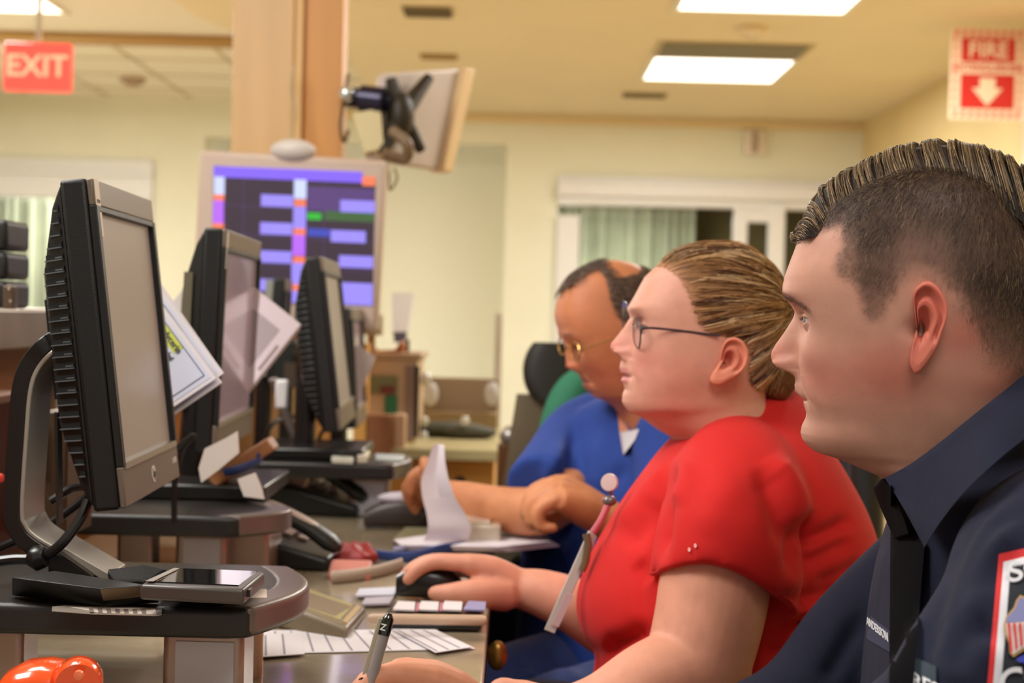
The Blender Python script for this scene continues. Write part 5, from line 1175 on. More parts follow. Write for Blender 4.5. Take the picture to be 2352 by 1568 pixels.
# clipped sides
cand = np.where(ins & (V[:, 1] > .01))[0]; pw = dens[cand]**1.5*np.where(V[cand, 2] < lowb(V[cand, 0])+.022, 1, 0); pw /= pw.sum()
NS = 15000; pick = rng.choice(cand, NS, p=pw); base_ = V[pick]+(lambda z: z-Nn[pick]*(z*Nn[pick]).sum(1)[:, None])(rng.normal(0, .0022, (NS, 3))); Nk = Nn[pick]
hgt = np.clip((V[pick, 2]-ly[pick])/.07, 0, 1); ln = (.0012+.0075*hgt**1.5)*rng.uniform(.7, 1.2, NS)
dr = np.array([.32, 0, -.95]); nz = rng.normal(0, .22, (NS, 3)); D = dr+nz; D -= Nk*(D*Nk).sum(1)[:, None]; D /= np.linalg.norm(D, axis=1)[:, None]
tt = np.linspace(0, 1, 4); paths = base_[:, None, :]+D[:, None, :]*(ln[:, None]*tt)[:, :, None]+Nk[:, None, :]*(ln[:, None]*.35*np.sin(tt*2.2)+.0002)[:, :, None]
cols = np.array([pal[k] for k in rng.choice(6, NS, p=[.3, .2, .06, .02, .3, .12])])*rng.uniform(.7, 1.1, (NS, 1)); cols = mixc(cols, L3((138, 104, 86)), .95-hgt*1.0)
strands('hair', fr.w(paths.reshape(-1, 3)).reshape(NS, 4, 3), rng.uniform(.00009, .00015, NS), cols, HAIRM, man, tip=.4)
# eyebrow hairs
NS = 330; bd_ = rng.uniform(.006, .052, NS); bb_ = np.interp(bd_, [.006, .02, .04, .052], [lm['brow'][1]-.001, lm['brow'][1]-.003, lm['brow'][1]-.008, lm['brow'][1]-.015])+rng.normal(0, .0022, NS)
ffm = np.where((H['ff'] > .1))[0]; kd = kdtree.KDTree(len(ffm))
for k, i in enumerate(ffm): kd.insert((V[i, 1], V[i, 2], 0), int(i))
kd.balance(); paths = []
for y_, b_ in zip(bd_, bb_):
    v = V[kd.find((y_, b_, 0))[1]]; d = np.array([-.0015, .005, .001+rng.normal(0, .0008)]); paths.append([v, v+d*.5+np.array([.0012, 0, 0]), v+d+np.array([.0008, 0, 0])])
strands('eyebrow', fr.w(np.array(paths).reshape(-1, 3)).reshape(NS, 3, 3), .00012, np.tile(L3((112, 84, 66)), (NS, 1)), HAIRM, man)
# shirt
from mathutils.bvhtree import BVHTree
def bvh_me(me): return BVHTree.FromPolygons([v.co.copy() for v in me.vertices], [tuple(p.vertices) for p in me.polygons])
def hem_lift(me):
    for v in me.vertices:
        if v.co.y > 1.59: continue
        x, y = proj(v.co)
        if 1440 < x < 1860 and y > 1170:
            w_ = min(1, (y-1170)/130)*max(0, min(1, (205-abs(x-1650))/55))*max(0, min(1, (1.59-v.co.y)/.04)); u = (x-1650)/150; v.co.z += w_*(.008-.028*min(abs(u), 1.1)**2)
            v.co.x += w_*(.012*max(0, u)**2-.004*max(0, -u)**2)
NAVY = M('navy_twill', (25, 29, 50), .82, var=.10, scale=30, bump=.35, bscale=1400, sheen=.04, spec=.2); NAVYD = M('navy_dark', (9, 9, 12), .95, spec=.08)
mb = MB(); torso_mb(mb, ft, mrows, 1.0)
sh = at(2440, 1330, .985); el = at(2190, 1740, .93)
mb.tube(smooth_path([sh+Vector((.04, .08, .0)), sh, at(2400, 1440, .96), at(2310, 1580, .94), el, at(1900, 1900, 1.0)], 4), list(np.linspace(.078, .066, 21)), 28, round_ends=True)
mb.tube(smooth_path([at(2330, 1180, 1.33), at(2180, 1300, 1.35), at(1990, 1470, 1.36), at(1840, 1640, 1.33), at(1600, 1750, 1.28)], 4), list(np.linspace(.068, .050, 17)), 24, round_ends=True)
sm = fuse(mb, .0045, 12, .5); CURB = bvh_me(sm)
def fl(pts, A, wd, Y, B_=None): return (pts, Y, A, wd)
folds(sm, [fl([(2352, 1100), (2250, 1170), (2190, 1280), (2150, 1420), (2130, 1568)], -.008, .012, 1.0), fl([(2352, 1130), (2270, 1200), (2215, 1290), (2180, 1400), (2160, 1568)], .007, .010, .97),
           fl([(2352, 1165), (2290, 1215), (2235, 1300), (2200, 1400), (2180, 1500)], -.006, .008, .94), fl([(2352, 1195), (2300, 1240), (2250, 1300), (2200, 1400), (2170, 1480)], .006, .009, .93),
           fl([(2352, 1240), (2290, 1310), (2220, 1380), (2180, 1470)], -.005, .010, .92), fl([(2290, 1330), (2230, 1390), (2190, 1480), (2180, 1560)], .005, .010, .92), fl([(2280, 1470), (2230, 1520), (2190, 1600)], .006, .014, .91),
           fl([(2280, 1420), (2230, 1470), (2180, 1560)], -.005, .010, .91), fl([(1985, 1400), (1930, 1500), (1890, 1568)], -.004, .010, 1.3), fl([(2035, 1240), (2015, 1340), (1990, 1420)], .004, .008, 1.08)])
shirt = link_mesh('shirt', sm, NAVY, man, True)
# collar, placket, name strip, pocket, patch: laid on the shirt by projecting on it
dg = bpy.context.evaluated_depsgraph_get(); dg.update()
def bvh_of(o):
    me = o.data; m4 = parent_chain(o); return BVHTree.FromPolygons([m4 @ v.co for v in me.vertices], [tuple(p.vertices) for p in me.polygons])
SB = bvh_of(shirt)
def on_shirt(px, py, off=.001, B_=None, fallback=1.08):
    d = ray(px, py).normalized(); h = (B_ or SB).ray_cast(CP, d)
    if h[0] is None: return at(px, py, fallback)
    return h[0]-d*off
def decal(quad, nu, nv, name, m, parent, off=.001, th=.0012, B_=None, fallback=1.08):
    """bilinear px quad dropped on the cloth"""
    A, B, C_, D = [np.array(q, float) for q in quad]; mb = MB(); top = []; bot = []
    for j in range(nv+1):
        for i in range(nu+1):
            u, v = i/nu, j/nv; p = (A*(1-u)+B*u)*(1-v)+(D*(1-u)+C_*u)*v; q = on_shirt(p[0], p[1], off, B_, fallback); top.append(q); bot.append(q+(q-CP).normalized()*(th+off))
    n = nu+1; k = len(top); F = []
    for j in range(nv):
        for i in range(nu): a = j*n+i; F.append((a, a+1, a+n+1, a+n)); F.append((k+a, k+a+n, k+a+n+1, k+a+1))
    rim = [i for i in range(n)]+[j*n+nu for j in range(1, nv+1)]+[nv*n+i for i in range(nu-1, -1, -1)]+[j*n for j in range(nv-1, 0, -1)]
    for i in range(len(rim)): a, b_ = rim[i], rim[(i+1) % len(rim)]; F.append((a, k+a, k+b_, b_))
    mb.add(top+bot, F); return mb.build(name, m, parent, smooth=60)
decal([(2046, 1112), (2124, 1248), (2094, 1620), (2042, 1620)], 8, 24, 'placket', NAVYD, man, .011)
def lettering(txt, size, px, py, dx, dy, name, m, parent, B_=None, off=.0035, bold=True, xs=1):
    """lettering bent on the cloth: glyph plane placed by two pixel directions"""
    o = on_shirt(px, py, off, B_); a = on_shirt(px+dx[0], py+dx[1], off, B_)-o; b_ = on_shirt(px+dy[0], py+dy[1], off, B_)-o
    mbt = text_mb(txt, size, o, a, b_, .0003, bold=bold, xs=xs, raw=True)
    return mbt.build(name, m, parent)
THW = M('thread_white', (206, 206, 212), .8)
decal([(1992, 1408), (2052, 1455), (2048, 1500), (1990, 1466)], 6, 4, 'name_strip', M('strip_navy', (44, 50, 76), .85), man, .003, fallback=1.14)
lettering('ANDERSON', .0130, 2014, 1444, (10, 8), (-1, -16), 'name_lettering', THW, man, off=.0045, xs=1.5)
decal([(2098, 1508), (2150, 1530), (2150, 1620), (2092, 1600)], 5, 4, 'chest_tag', M('tag_teal', (44, 58, 70), .85), man, .003)
lettering('RES', .0165, 2126, 1574, (12, 6), (-2, -20), 'tag_lettering', THW, man, off=.006)
decal([(2294, 1272), (2420, 1244), (2400, 1720), (2256, 1700)], 14, 24, 'patch_border', M('patch_red', (196, 36, 38), .75), man, .003)
pa_ = MATS['patch_red']
decal([(2305, 1290), (2420, 1262), (2398, 1720), (2270, 1700)], 14, 24, 'patch_white_line', M('patch_white', (208, 208, 216), .75), man, .0045)
decal([(2321, 1302), (2420, 1280), (2396, 1720), (2290, 1700)], 14, 24, 'patch_field', M('patch_field', (24, 28, 38), .85), man, .006)
lettering('SO', .021, 2364, 1306, (22, -6), (-3, -22), 'patch_lettering', THW, man, off=.0085)
lettering('CO', .024, 2358, 1562, (22, -6), (-3, -22), 'patch_lettering', THW, man, off=.0085)
def flat_px(pts, name, m, off, parent, th=.0006, B_=None):
    P_ = [on_shirt(*p, off, B_) for p in pts]; d = (P_[0]-CP).normalized()*th; return MB().prism(P_, d).build(name, m, parent)
flat_px([(2334, 1378), (2343, 1366), (2354, 1370), (2366, 1392), (2384, 1420), (2390, 1460), (2378, 1480), (2352, 1493), (2328, 1508), (2319, 1500), (2317, 1476), (2308, 1455), (2305, 1434), (2310, 1416), (2328, 1395)], 'emblem_outline', M('emblem_gold', (188, 148, 90), .7), .0085, man)
flat_px([(2338, 1380), (2344, 1371), (2351, 1373), (2362, 1394), (2378, 1424), (2310, 1430), (2313, 1418), (2331, 1398)], 'emblem_blue', M('emblem_blue', (120, 124, 170), .7), .0098, man)
flat_px([(2310, 1430), (2380, 1424), (2384, 1456), (2374, 1474), (2350, 1487), (2328, 1502), (2323, 1498), (2321, 1475), (2313, 1455)], 'emblem_white', M('emblem_white', (216, 206, 204), .7), .0095, man)
for k in range(5): flat_px([(2314+k*13, 1430), (2320+k*13, 1430), (2326+k*12, 1496-k*7), (2321+k*12, 1498-k*7)], 'emblem_stripe', pa_, .0108, man)
flat_px([(2334, 1512), (2360, 1500), (2380, 1505), (2380, 1524), (2340, 1520)], 'emblem_banner', M('emblem_banner', (50, 60, 170), .7), .0098, man)
# collar
def P_(px, py, Y): return at(px, py, Y)
up_ = [(2030, 1096, 1.10), (2090, 1062, 1.082), (2160, 1010, 1.062), (2240, 945, 1.05), (2300, 898, 1.06), (2370, 846, 1.09), (2450, 820, 1.14)]
dn_ = [(2120, 1254, 1.035), (2150, 1205, 1.022), (2200, 1140, 1.005), (2262, 1078, .99), (2330, 1020, 1.0), (2400, 975, 1.03), (2480, 960, 1.10)]
U_ = smooth_path([P_(*p) for p in up_], 6); D_ = smooth_path([P_(*p) for p in dn_], 6); mb = MB(); top = []; n = len(U_)
rows_ = []
for f in np.linspace(0, 1, 9): rows_.append([u*(1-f)+d*f+Vector((0, -.006*math.sin(f*math.pi)-.004, .0)) for u, d in zip(U_, D_)])
inner = [[q+Vector((.001, .0035, -.001)) for q in r] for r in rows_]
allr = rows_+inner[::-1]; vs = [q for r in allr for q in r]; Fq = []
for j in range(len(allr)):
    for i in range(n-1): a = j*n+i; b_ = ((j+1) % len(allr))*n+i; Fq.append((a, a+1, b_+1, b_))
Fq.append(tuple(j*n for j in range(len(allr)))); Fq.append(tuple(j*n+n-1 for j in range(len(allr)))[::-1])
mb.add(vs, Fq); mb.build('collar', NAVY, man, smooth=50)
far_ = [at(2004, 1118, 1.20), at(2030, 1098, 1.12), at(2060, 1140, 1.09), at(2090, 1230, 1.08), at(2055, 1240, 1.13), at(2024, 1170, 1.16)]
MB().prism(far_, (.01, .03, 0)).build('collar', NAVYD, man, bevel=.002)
# pen
t = thing('pen', 'clear black click pen held upright over the desk by the nearest man', 'pen', at(822, 1640, 1.09))
pT, pB = at(895, 1408, 1.112), at(800, 1745, 1.085); ax_ = (pB-pT).normalized(); ln_ = .142
def pp_(f): return pT+ax_*ln_*f
MB().tube([pp_(.10), pp_(.30), pp_(.62)], .0047, 20).build('barrel', M('pen_barrel', (170, 160, 156), .08, trans=.45, ior=1.35, coat=.5), t)
MB().tube([pp_(.12), pp_(.62)], .0022, 12).build('ink_refill', M('pen_refill', (34, 32, 40), .3), t)
MB().tube([pp_(.0), pp_(.012), pp_(.03), pp_(.10), pp_(.125)], [.002, .0030, .0046, .0050, .0048], 20).build('cap_end', M('pen_black', (16, 18, 14), .12, coat=.7), t)
MB().tube([pp_(.62), pp_(.88), pp_(.97), pp_(1.0)], [.0052, .0050, .0025, .0008], 20).build('grip', MATS['pen_black'], t)
sd = ax_.cross(CF).normalized(); sd = sd if sd.dot(CR) < 0 else -sd
MB().box(pp_(.22)+sd*.0058, (.0036, .0022, .052), Matrix((sd, ax_.cross(sd), ax_)).transposed()).build('clip', M('pen_clip', (150, 140, 120), .15, coat=.5), t, bevel=.0008)
MB().lathe([(.0016, -.0006), (.0030, -.0006), (.0030, .0006), (.0016, .0006)], pp_(.385)+sd*.0062-CF*.002, 18, ax=-CF).build('clip_ring', MATS['pen_black'], t)
text_mb('Z', .007, pp_(.075)+sd*.0018-CF*.0056, -sd, -ax_, .0002, bold=True).build('lettering', M('pen_white', (220, 220, 210), .4), t)
text_mb('0', .006, pp_(.385)+sd*.0062-CF*.0032, -sd, -ax_, .0002, bold=True).build('lettering', MATS['pen_black'], t)

# ------------------------------------------------------------------ woman in red
fr = Frame(1600, 780, 1.68, 8)
lmpx = dict(brow=(1446, 706), nasion=(1447, 733), eye=(1468, 752), tip=(1403, 793), subnas=(1427, 824), uplip=(1426, 846), mouth=(1433, 861), lowlip=(1430, 876), chin=(1430, 915))
lm = {k: fr.ab(*v) for k, v in lmpx.items()}
keys = [(1640, 566, 1640, 566, 0, 2.2, 2.2), (1600, 569, 1685, 571, 24, 2.2, 2.2), (1555, 584, 1730, 590, 44, 2.2, 2.2), (1515, 608, 1765, 620, 60, 2.3, 2.2), (1482, 640, 1788, 665, 70, 2.4, 2.2), (1460, 680, 1800, 710, 75, 2.5, 2.2),
        (1450, 715, 1802, 745, 77, 2.6, 2.2), (1450, 740, 1800, 775, 78, 2.6, 2.2), (1450, 780, 1790, 810, 79, 2.6, 2.2), (1444, 825, 1776, 845, 80, 2.5, 2.2), (1438, 865, 1764, 872, 79, 2.4, 2.2), (1434, 905, 1758, 895, 76, 2.3, 2.2), (1440, 940, 1756, 915, 74, 2.2, 2.2),
        (1472, 958, 1762, 930, 72, 2.1, 2.2), (1508, 984, 1770, 945, 72, 2.1, 2.2), (1545, 1008, 1782, 965, 74, 2.1, 2.2), (1590, 1060, 1800, 1010, 76, 2.1, 2.2)]
prof = [(1519, 603), (1506, 612), (1481, 636), (1462, 672), (1448, 697), (1444, 710), (1447, 730), (1434, 750), (1417, 772), (1404, 788), (1402, 798), (1407, 808), (1420, 813), (1428, 820), (1426, 830), (1423, 843), (1425, 855), (1434, 861), (1430, 866), (1426, 873), (1433, 884), (1436, 894), (1430, 906), (1429, 922), (1436, 938)]
H = build_head(fr, keys, prof, lm, fine=.001, coarse=.0026, nside=52, nback=44); H['kd'] = near_kd(H); V = H['V']
wom = thing('person', 'woman with glasses and tied back blonde hair in a red scrub top using the mouse', 'person', (fr.O.x+.05, 1.72, .45))
SKW = (212, 152, 130)
C = base_skin(H, SKW, (196, 116, 116), (212, 120, 108))
for px, py, r, col, w_ in ((1540, 880, .03, (214, 132, 108), .5), (1520, 960, .03, (206, 110, 98), .5)):
    c = fr.ab(px, py); C = mixc(C, L3(col), w_*np.exp(-((V[:, 0]-c[0])**2+(V[:, 2]-c[1])**2)/r**2)*(np.abs(V[:, 1]) > .03))
bd = np.abs(V[:, 1]); C = mixc(C, L3((170, 118, 92)), .5*H['ff']*np.exp(-((V[:, 2]-lm['brow'][1]+.002+.1*np.maximum(bd-.03, 0))/.003)**2)*np.clip((bd-.008)/.006, 0, 1)*np.clip((.05-bd)/.01, 0, 1))
earo = [(1658, 790), (1668, 778), (1684, 775), (1700, 784), (1710, 805), (1710, 825), (1702, 845), (1686, 862), (1666, 875), (1646, 884), (1630, 876), (1632, 860), (1642, 842), (1650, 825), (1653, 806)]
Ev, Ef = build_ear(H, earo, (1662, 832)); Ec = np.tile(L3((222, 136, 108)), (len(Ev), 1)); cn = fr.ab(1668, 812, .076); Ec = mixc(Ec, L3((176, 70, 60)), .6*np.exp(-(((Ev[:, 0]-cn[0])/.009)**2+((Ev[:, 2]-cn[1])/.014)**2)))
Ev2 = Ev.copy(); Ev2[:, 1] *= -1
# hairline polygon
hp = [(1450, 520), (1516, 604), (1534, 614), (1560, 640), (1582, 690), (1592, 730), (1606, 756), (1640, 772), (1672, 776), (1706, 790), (1716, 815), (1712, 850), (1718, 880), (1745, 900), (1900, 920), (1900, 500)]
hab = [tuple(fr.ab(*p, .066)) for p in hp]; ab_ = V[:, [0, 2]]; ins = inpoly(ab_, hab); dist = polydist(ab_, hab[1:15])
C = mixc(C, L3((150, 104, 66)), ins*np.clip(dist/.012+.25, 0, 1))
# arms
mb = MB()
# near arm: upper arm, elbow, forearm, hand resting at the desk edge
ua = [at(1680, 1180, 1.53), at(1650, 1300, 1.49), at(1628, 1420, 1.47), at(1600, 1535, 1.455)]
mb.tube(smooth_path(ua, 5), list(np.linspace(.062, .054, 16)), 28, round_ends=True)
fa = [at(1612, 1535, 1.455), at(1500, 1570, 1.43), at(1390, 1625, 1.41), at(1280, 1650, 1.42)]
mb.tube(smooth_path(fa, 5), list(np.linspace(.052, .028, 16)), 28, round_ends=True)
w0 = fa[-1]
for k, (kx, ky, kY, tx, ty, r_) in enumerate(((1195, 1590, 1.40, 1130, 1640, .009), (1190, 1584, 1.425, 1118, 1622, .0098), (1188, 1585, 1.45, 1120, 1612, .0098), (1190, 1592, 1.47, 1135, 1612, .009))):
    K_ = at(kx, ky, kY); mb.tube(smooth_path([w0, (w0+K_)/2+Vector((0, 0, .004)), K_], 3), list(np.linspace(.022, .012, 7)), 12); mb.tube(smooth_path([K_, at((kx+tx)/2-8, (ky+ty)/2-22, kY), at(tx, ty, kY)], 4), list(np.linspace(r_*1.1, r_*.8, 9)), 12, round_ends=True)
mb.tube(smooth_path([w0, at(1230, 1640, 1.39), at(1175, 1660, 1.38)], 4), list(np.linspace(.016, .010, 9)), 12, round_ends=True)
# far arm with the hand on the mouse
Yh = 1.84
mb.tube(smooth_path([at(1520, 1490, 1.83), at(1420, 1450, 1.83), at(1320, 1392, 1.83), at(1245, 1362, 1.835), at(1190, 1350, Yh)], 4), list(np.linspace(.047, .0255, 17)), 26, round_ends=True)
wr = at(1185, 1350, Yh)
kk = [(at(1068, 1293, Yh-.022), at(1000, 1290, Yh-.022), at(962, 1306, Yh-.024), at(938, 1330, Yh-.024), .0100), (at(1062, 1292, Yh), at(992, 1290, Yh), at(950, 1306, Yh), at(926, 1330, Yh), .0104),
      (at(1068, 1298, Yh+.022), at(1004, 1298, Yh+.024), at(964, 1316, Yh+.024), at(944, 1336, Yh+.024), .0098), (at(1080, 1308, Yh+.042), at(1024, 1316, Yh+.046), at(990, 1332, Yh+.046), at(974, 1346, Yh+.046), .0088)]
for a, b_, c_, d_, r_ in kk:
    mb.tube(smooth_path([wr, (wr+a)/2+Vector((0, 0, .006)), a], 4), list(np.linspace(.027, .0135, 9)), 14)
    mb.tube(smooth_path([a, b_, c_, d_], 4), list(np.linspace(r_*1.18, r_*.85, 13)), 14, round_ends=True)
mb.tube(smooth_path([at(1160, 1362, Yh-.015), at(1095, 1362, Yh-.035), at(1040, 1364, Yh-.042), at(1000, 1362, Yh-.040)], 4), list(np.linspace(.024, .0105, 13)), 14, round_ends=True)
hm = fuse(mb, .0024, 12, .5); hv, hf = mesh_arrays(hm)
ftw = Frame(1680, 1250, 1.72, 0)
wrows = [(1562, 992, 1812, 884, .077), (1545, 1004, 1840, 905, .094), (1512, 1040, 1880, 965, .135), (1475, 1090, 1915, 1045, .185), (1432, 1150, 1958, 1120, .212), (1392, 1215, 1995, 1195, .225), (1352, 1290, 2016, 1275, .235), (1330, 1370, 2004, 1370, .24), (1340, 1440, 1985, 1460, .238), (1372, 1490, 1978, 1530, .235), (1362, 1560, 1980, 1600, .235), (1335, 1660, 1995, 1700, .245), (1320, 1800, 2010, 1800, .25)]
core = MB(); torso_mb(core, ftw, wrows[1:], .82); cm = fuse(core, .016, 2); cv, cf = mesh_arrays(cm)
BV, BF, BC = combine([(fr.w(V), H['F'], C), (fr.w(Ev), Ef, Ec), (fr.w(Ev2), Ef[:, ::-1], Ec), (hv, hf, L3((214, 150, 124))), (cv, cf, L3(SKW))])
body = link_mesh('body', np_mesh('body', BV, BF, BC), SKINM, wom, True); add_eyes(H, body)
# hair pulled back to a knot
def grow(H, V, Nn, roots, target, steps, step, off, rng, wob=.15, down=None):
    kd = full_kd(V); out = []
    for i in roots:
        p = V[i].copy(); path = []; lift = 0; nz = rng.normal(0, wob, 3)
        for k in range(steps):
            q, vi, _ = kd.find(p); q = V[vi]; n = Nn[vi]; d = target-p; dd = np.linalg.norm(d)
            d = d/(dd+1e-9)+nz*min(1, dd/.05)*.5; d -= n*(d@n); d /= np.linalg.norm(d)+1e-9
            hh = off*min(1, (k+.6)/2.5)
            path.append(p*.0+q*.35+p*.65-n*((p-q)@n)*.65+n*hh)
            if dd > step*1.2: p = p+d*step
        out.append(path)
    return np.array(out)
Nn = normals_of(V, H['F'])
def haircap(H, V, Nn, mask, dist, thick, soft, col, name, parent, skin):
    sub = mask; F = H['F']; keep = sub[F].all(1); F2 = F[keep]; used = np.unique(F2); mp = -np.ones(len(V), int); mp[used] = np.arange(len(used))
    P = V[used]+Nn[used]*(.0002+thick*np.clip(dist[used]/soft, 0, 1))[:, None]; cc_ = mixc(np.tile(L3(skin), (len(used), 1)), L3(col), .15+dist[used]/soft*.9)
    
    me = np_mesh(name, H['fr'].w(P), mp[F2], cc_); return link_mesh(name, me, HCAP, parent, True)
haircap(H, V, Nn, ins, dist, .0016, .014, (128, 88, 50), 'hair_base', wom, (186, 130, 96))
rng = np.random.default_rng(5); cand = np.where(ins)[0]
sub = V[cand]; ar = np.ones(len(cand)); ar = 1/(1+10*H['ff'][cand]); ar *= np.where(dist[cand] < .01, 2.5, 1); ar *= np.where(V[cand, 1] > -.03, 1, .3); ar /= ar.sum()
NS = 5600; roots = rng.choice(cand, NS, p=ar); kn_ = fr.ab(1812, 706); target = np.array([kn_[0], 0.012, kn_[1]])
paths = grow(H, V, Nn, roots, target, 22, .0095, .0052, rng, .10)
cl = rng.integers(0, 60, NS); wv = (np.sin(paths[:, :, 2]*260+paths[:, :, 0]*90)*.5+.5)
palw = [L3(c) for c in ((120, 78, 40), (158, 112, 66), (192, 146, 94), (226, 190, 142), (92, 58, 30), (176, 128, 78))]
# clumps: pull neighbouring strands together by root hash
key = (np.round(V[roots, 2]/.0045)+np.round(V[roots, 0]/.02)*7).astype(int) % 6
cols = np.array([palw[k] for k in key])*rng.uniform(.8, 1.2, (NS, 1)); off = ((key-2.5)*.0005)[:, None, None]
paths = paths+np.array([0, 1, .6])*off
paths += (np.sin(np.arange(22)*.55)[None, :, None]*rng.normal(0, .0010, (NS, 1, 3)))
strands('hair', fr.w(paths.reshape(-1, 3)).reshape(NS, 22, 3), rng.uniform(.00035, .00065, NS), cols, HAIRM, wom)
# knot and loose hair below it
mb = MB(); mb.ell(fr.P(1822, 712), (.024, .03, .022)); mb.tube(smooth_path([fr.P(1815, 720), fr.P(1812, 780, .01), fr.P(1800, 835, .02), fr.P(1785, 880, .02)], 5), list(np.linspace(.030, .022, 16)), 18, round_ends=True)
me = fuse(mb, .004, 3); set_col(me, np.tile(L3((112, 74, 40)), (len(me.vertices), 1))); link_mesh('hair_knot', me, HCAP, wom, True)
NS = 900; paths = []
for i in range(NS):
    a = rng.uniform(0, 2*math.pi); r = .030; y_ = .03*math.sin(a)
    dx = 18*math.cos(a); s0 = [fr.P(1815+dx*.6, 716, y_), fr.P(1812+dx*1.2+rng.normal(0, 4), 765, y_+.012), fr.P(1800+dx*1.2+rng.normal(0, 6), 825, y_+.016), fr.P(1785+dx+rng.normal(0, 8), 885+rng.normal(0, 8), y_*.8+.016)]
    q = smooth_path(s0, 3); paths.append([tuple(v) for v in q])
cols = np.array([palw[k] for k in rng.integers(0, 6, NS)])*rng.uniform(.6, 1.1, (NS, 1))
strands('hair', np.array(paths), rng.uniform(.0004, .0007, NS), cols, HAIRM, wom)
MB().tube([fr.P(1812+10*math.cos(k/6*math.pi), 706+12*math.sin(k/6*math.pi), .022) for k in range(13)], .003, 8).build('hair_tie', M('hair_tie', (206, 190, 170), .5), wom)
# red top
REDT = M('red_scrub', (202, 34, 32), .8, var=.05, scale=12, bump=.2, bscale=1500, sheen=.04, spec=.2)
mb = MB(); torso_mb(mb, ftw, wrows, 1.0)
slv = [(at(1690, 1030, 1.66), .050), (at(1694, 1085, 1.61), .068), (at(1690, 1140, 1.56), .078), (at(1680, 1200, 1.515), .0765), (at(1666, 1255, 1.49), .0745), (at(1650, 1326, 1.482), .0715)]
pth = smooth_path([p for p, _ in slv], 5); rr = list(cr(np.arange(6), [r for _, r in slv], np.linspace(0, 5, len(pth))))
mb.tube(pth, rr, 32)
mb.tube(smooth_path([at(1600, 1160, 1.86), at(1540, 1280, 1.90), at(1480, 1380, 1.90)], 4), [.08]*9, 24)
sm = fuse(mb, .0045, 12, .5); hem_lift(sm); CURB = bvh_me(sm)
folds(sm, [fl([(1556, 1064), (1530, 1120), (1516, 1200), (1510, 1300)], -.012, .010, 1.54), fl([(1585, 1060), (1560, 1110), (1545, 1160)], .005, .012, 1.54), fl([(1858, 1168), (1848, 1215), (1835, 1260), (1815, 1330)], -.012, .010, 1.56),
           fl([(1760, 1050), (1800, 1100), (1835, 1170), (1840, 1215)], .009, .013, 1.58), fl([(1740, 1070), (1775, 1130), (1800, 1200), (1810, 1270)], -.008, .013, 1.54), fl([(1840, 1245), (1900, 1220), (1960, 1190)], -.008, .007, 1.62),
           fl([(1840, 1300), (1900, 1270), (1960, 1240)], -.006, .008, 1.62), fl([(1770, 1392), (1860, 1377), (1960, 1352)], -.007, .010, 1.55), fl([(1760, 1412), (1860, 1399), (1970, 1385)], .007, .010, 1.54), fl([(1750, 1440), (1860, 1430), (1960, 1415)], -.008, .010, 1.53),
           fl([(1740, 1500), (1800, 1490), (1850, 1480)], -.003, .007, 1.52), fl([(1385, 1490), (1430, 1480), (1500, 1440)], -.010, .012, 1.62), fl([(1400, 1210), (1450, 1170), (1500, 1110), (1540, 1070)], .004, .010, 1.62), fl([(1430, 1260), (1480, 1200), (1505, 1140)], -.006, .012, 1.58),
           fl([(1460, 1290), (1500, 1330)], -.004, .01, 1.56), fl([(1610, 1230), (1650, 1150), (1700, 1090)], .003, .02, 1.47), fl([(1870, 1340), (1930, 1320), (1985, 1290)], -.004, .008, 1.62)])
top = link_mesh('scrub_top', sm, REDT, wom, True); TB = bvh_of(top)
# hem line of the sleeve
hem = [on_shirt(*p, .0012, TB) for p in ((1504, 1303), (1530, 1306), (1570, 1293), (1610, 1284), (1650, 1282), (1690, 1291), (1730, 1309), (1770, 1328))]
t = None
mb = MB()
for cx_, cy_, r_ in ((1583, 1262, 4.2), (1597, 1253, 4.2)):
    P_0 = [on_shirt(cx_+r_*math.cos(k/8*math.pi)*.8, cy_+r_*math.sin(k/8*math.pi)*1.2, .002, TB) for k in range(16)]; mb.prism(P_0, (0, .0008, 0))
mb.build('sleeve_mark', M('mark_pink', (240, 170, 168), .6), wom)
F1, B1 = np.array(ftw.ab(1562, 992)), np.array(ftw.ab(1812, 884)); nb_ = []
for k in range(49):
    t_ = 2*math.pi*k/48; q = (F1+B1)/2+(F1-B1)/2*math.copysign(abs(math.cos(t_))**(2/2.4), math.cos(t_)); nb_.append(Vector(tuple(ftw.w((q[0], math.copysign(abs(math.sin(t_))**(2/2.4), math.sin(t_))*.077, q[1])))))
MB().tube(nb_, .0045, 10).build('neckband', REDT, wom)
ftp = MB()
# trousers / lap
mb = MB(); mb.tube([at(1700, 1800, 1.62), Vector((.02, 1.62, .56))], [.11, .085], 24, round_ends=True); mb.tube([at(1700, 1800, 1.85), Vector((.02, 1.86, .56))], [.11, .085], 24, round_ends=True)
mb.tube([Vector((.02, 1.62, .56)), Vector((.05, 1.62, .05))], [.08, .05], 20); mb.tube([Vector((.02, 1.86, .56)), Vector((.05, 1.86, .05))], [.08, .05], 20)
sm = fuse(mb, .012, 6); link_mesh('trousers', sm, M('navy_scrub_dark', (26, 34, 60), .8, sheen=.2), wom, True)
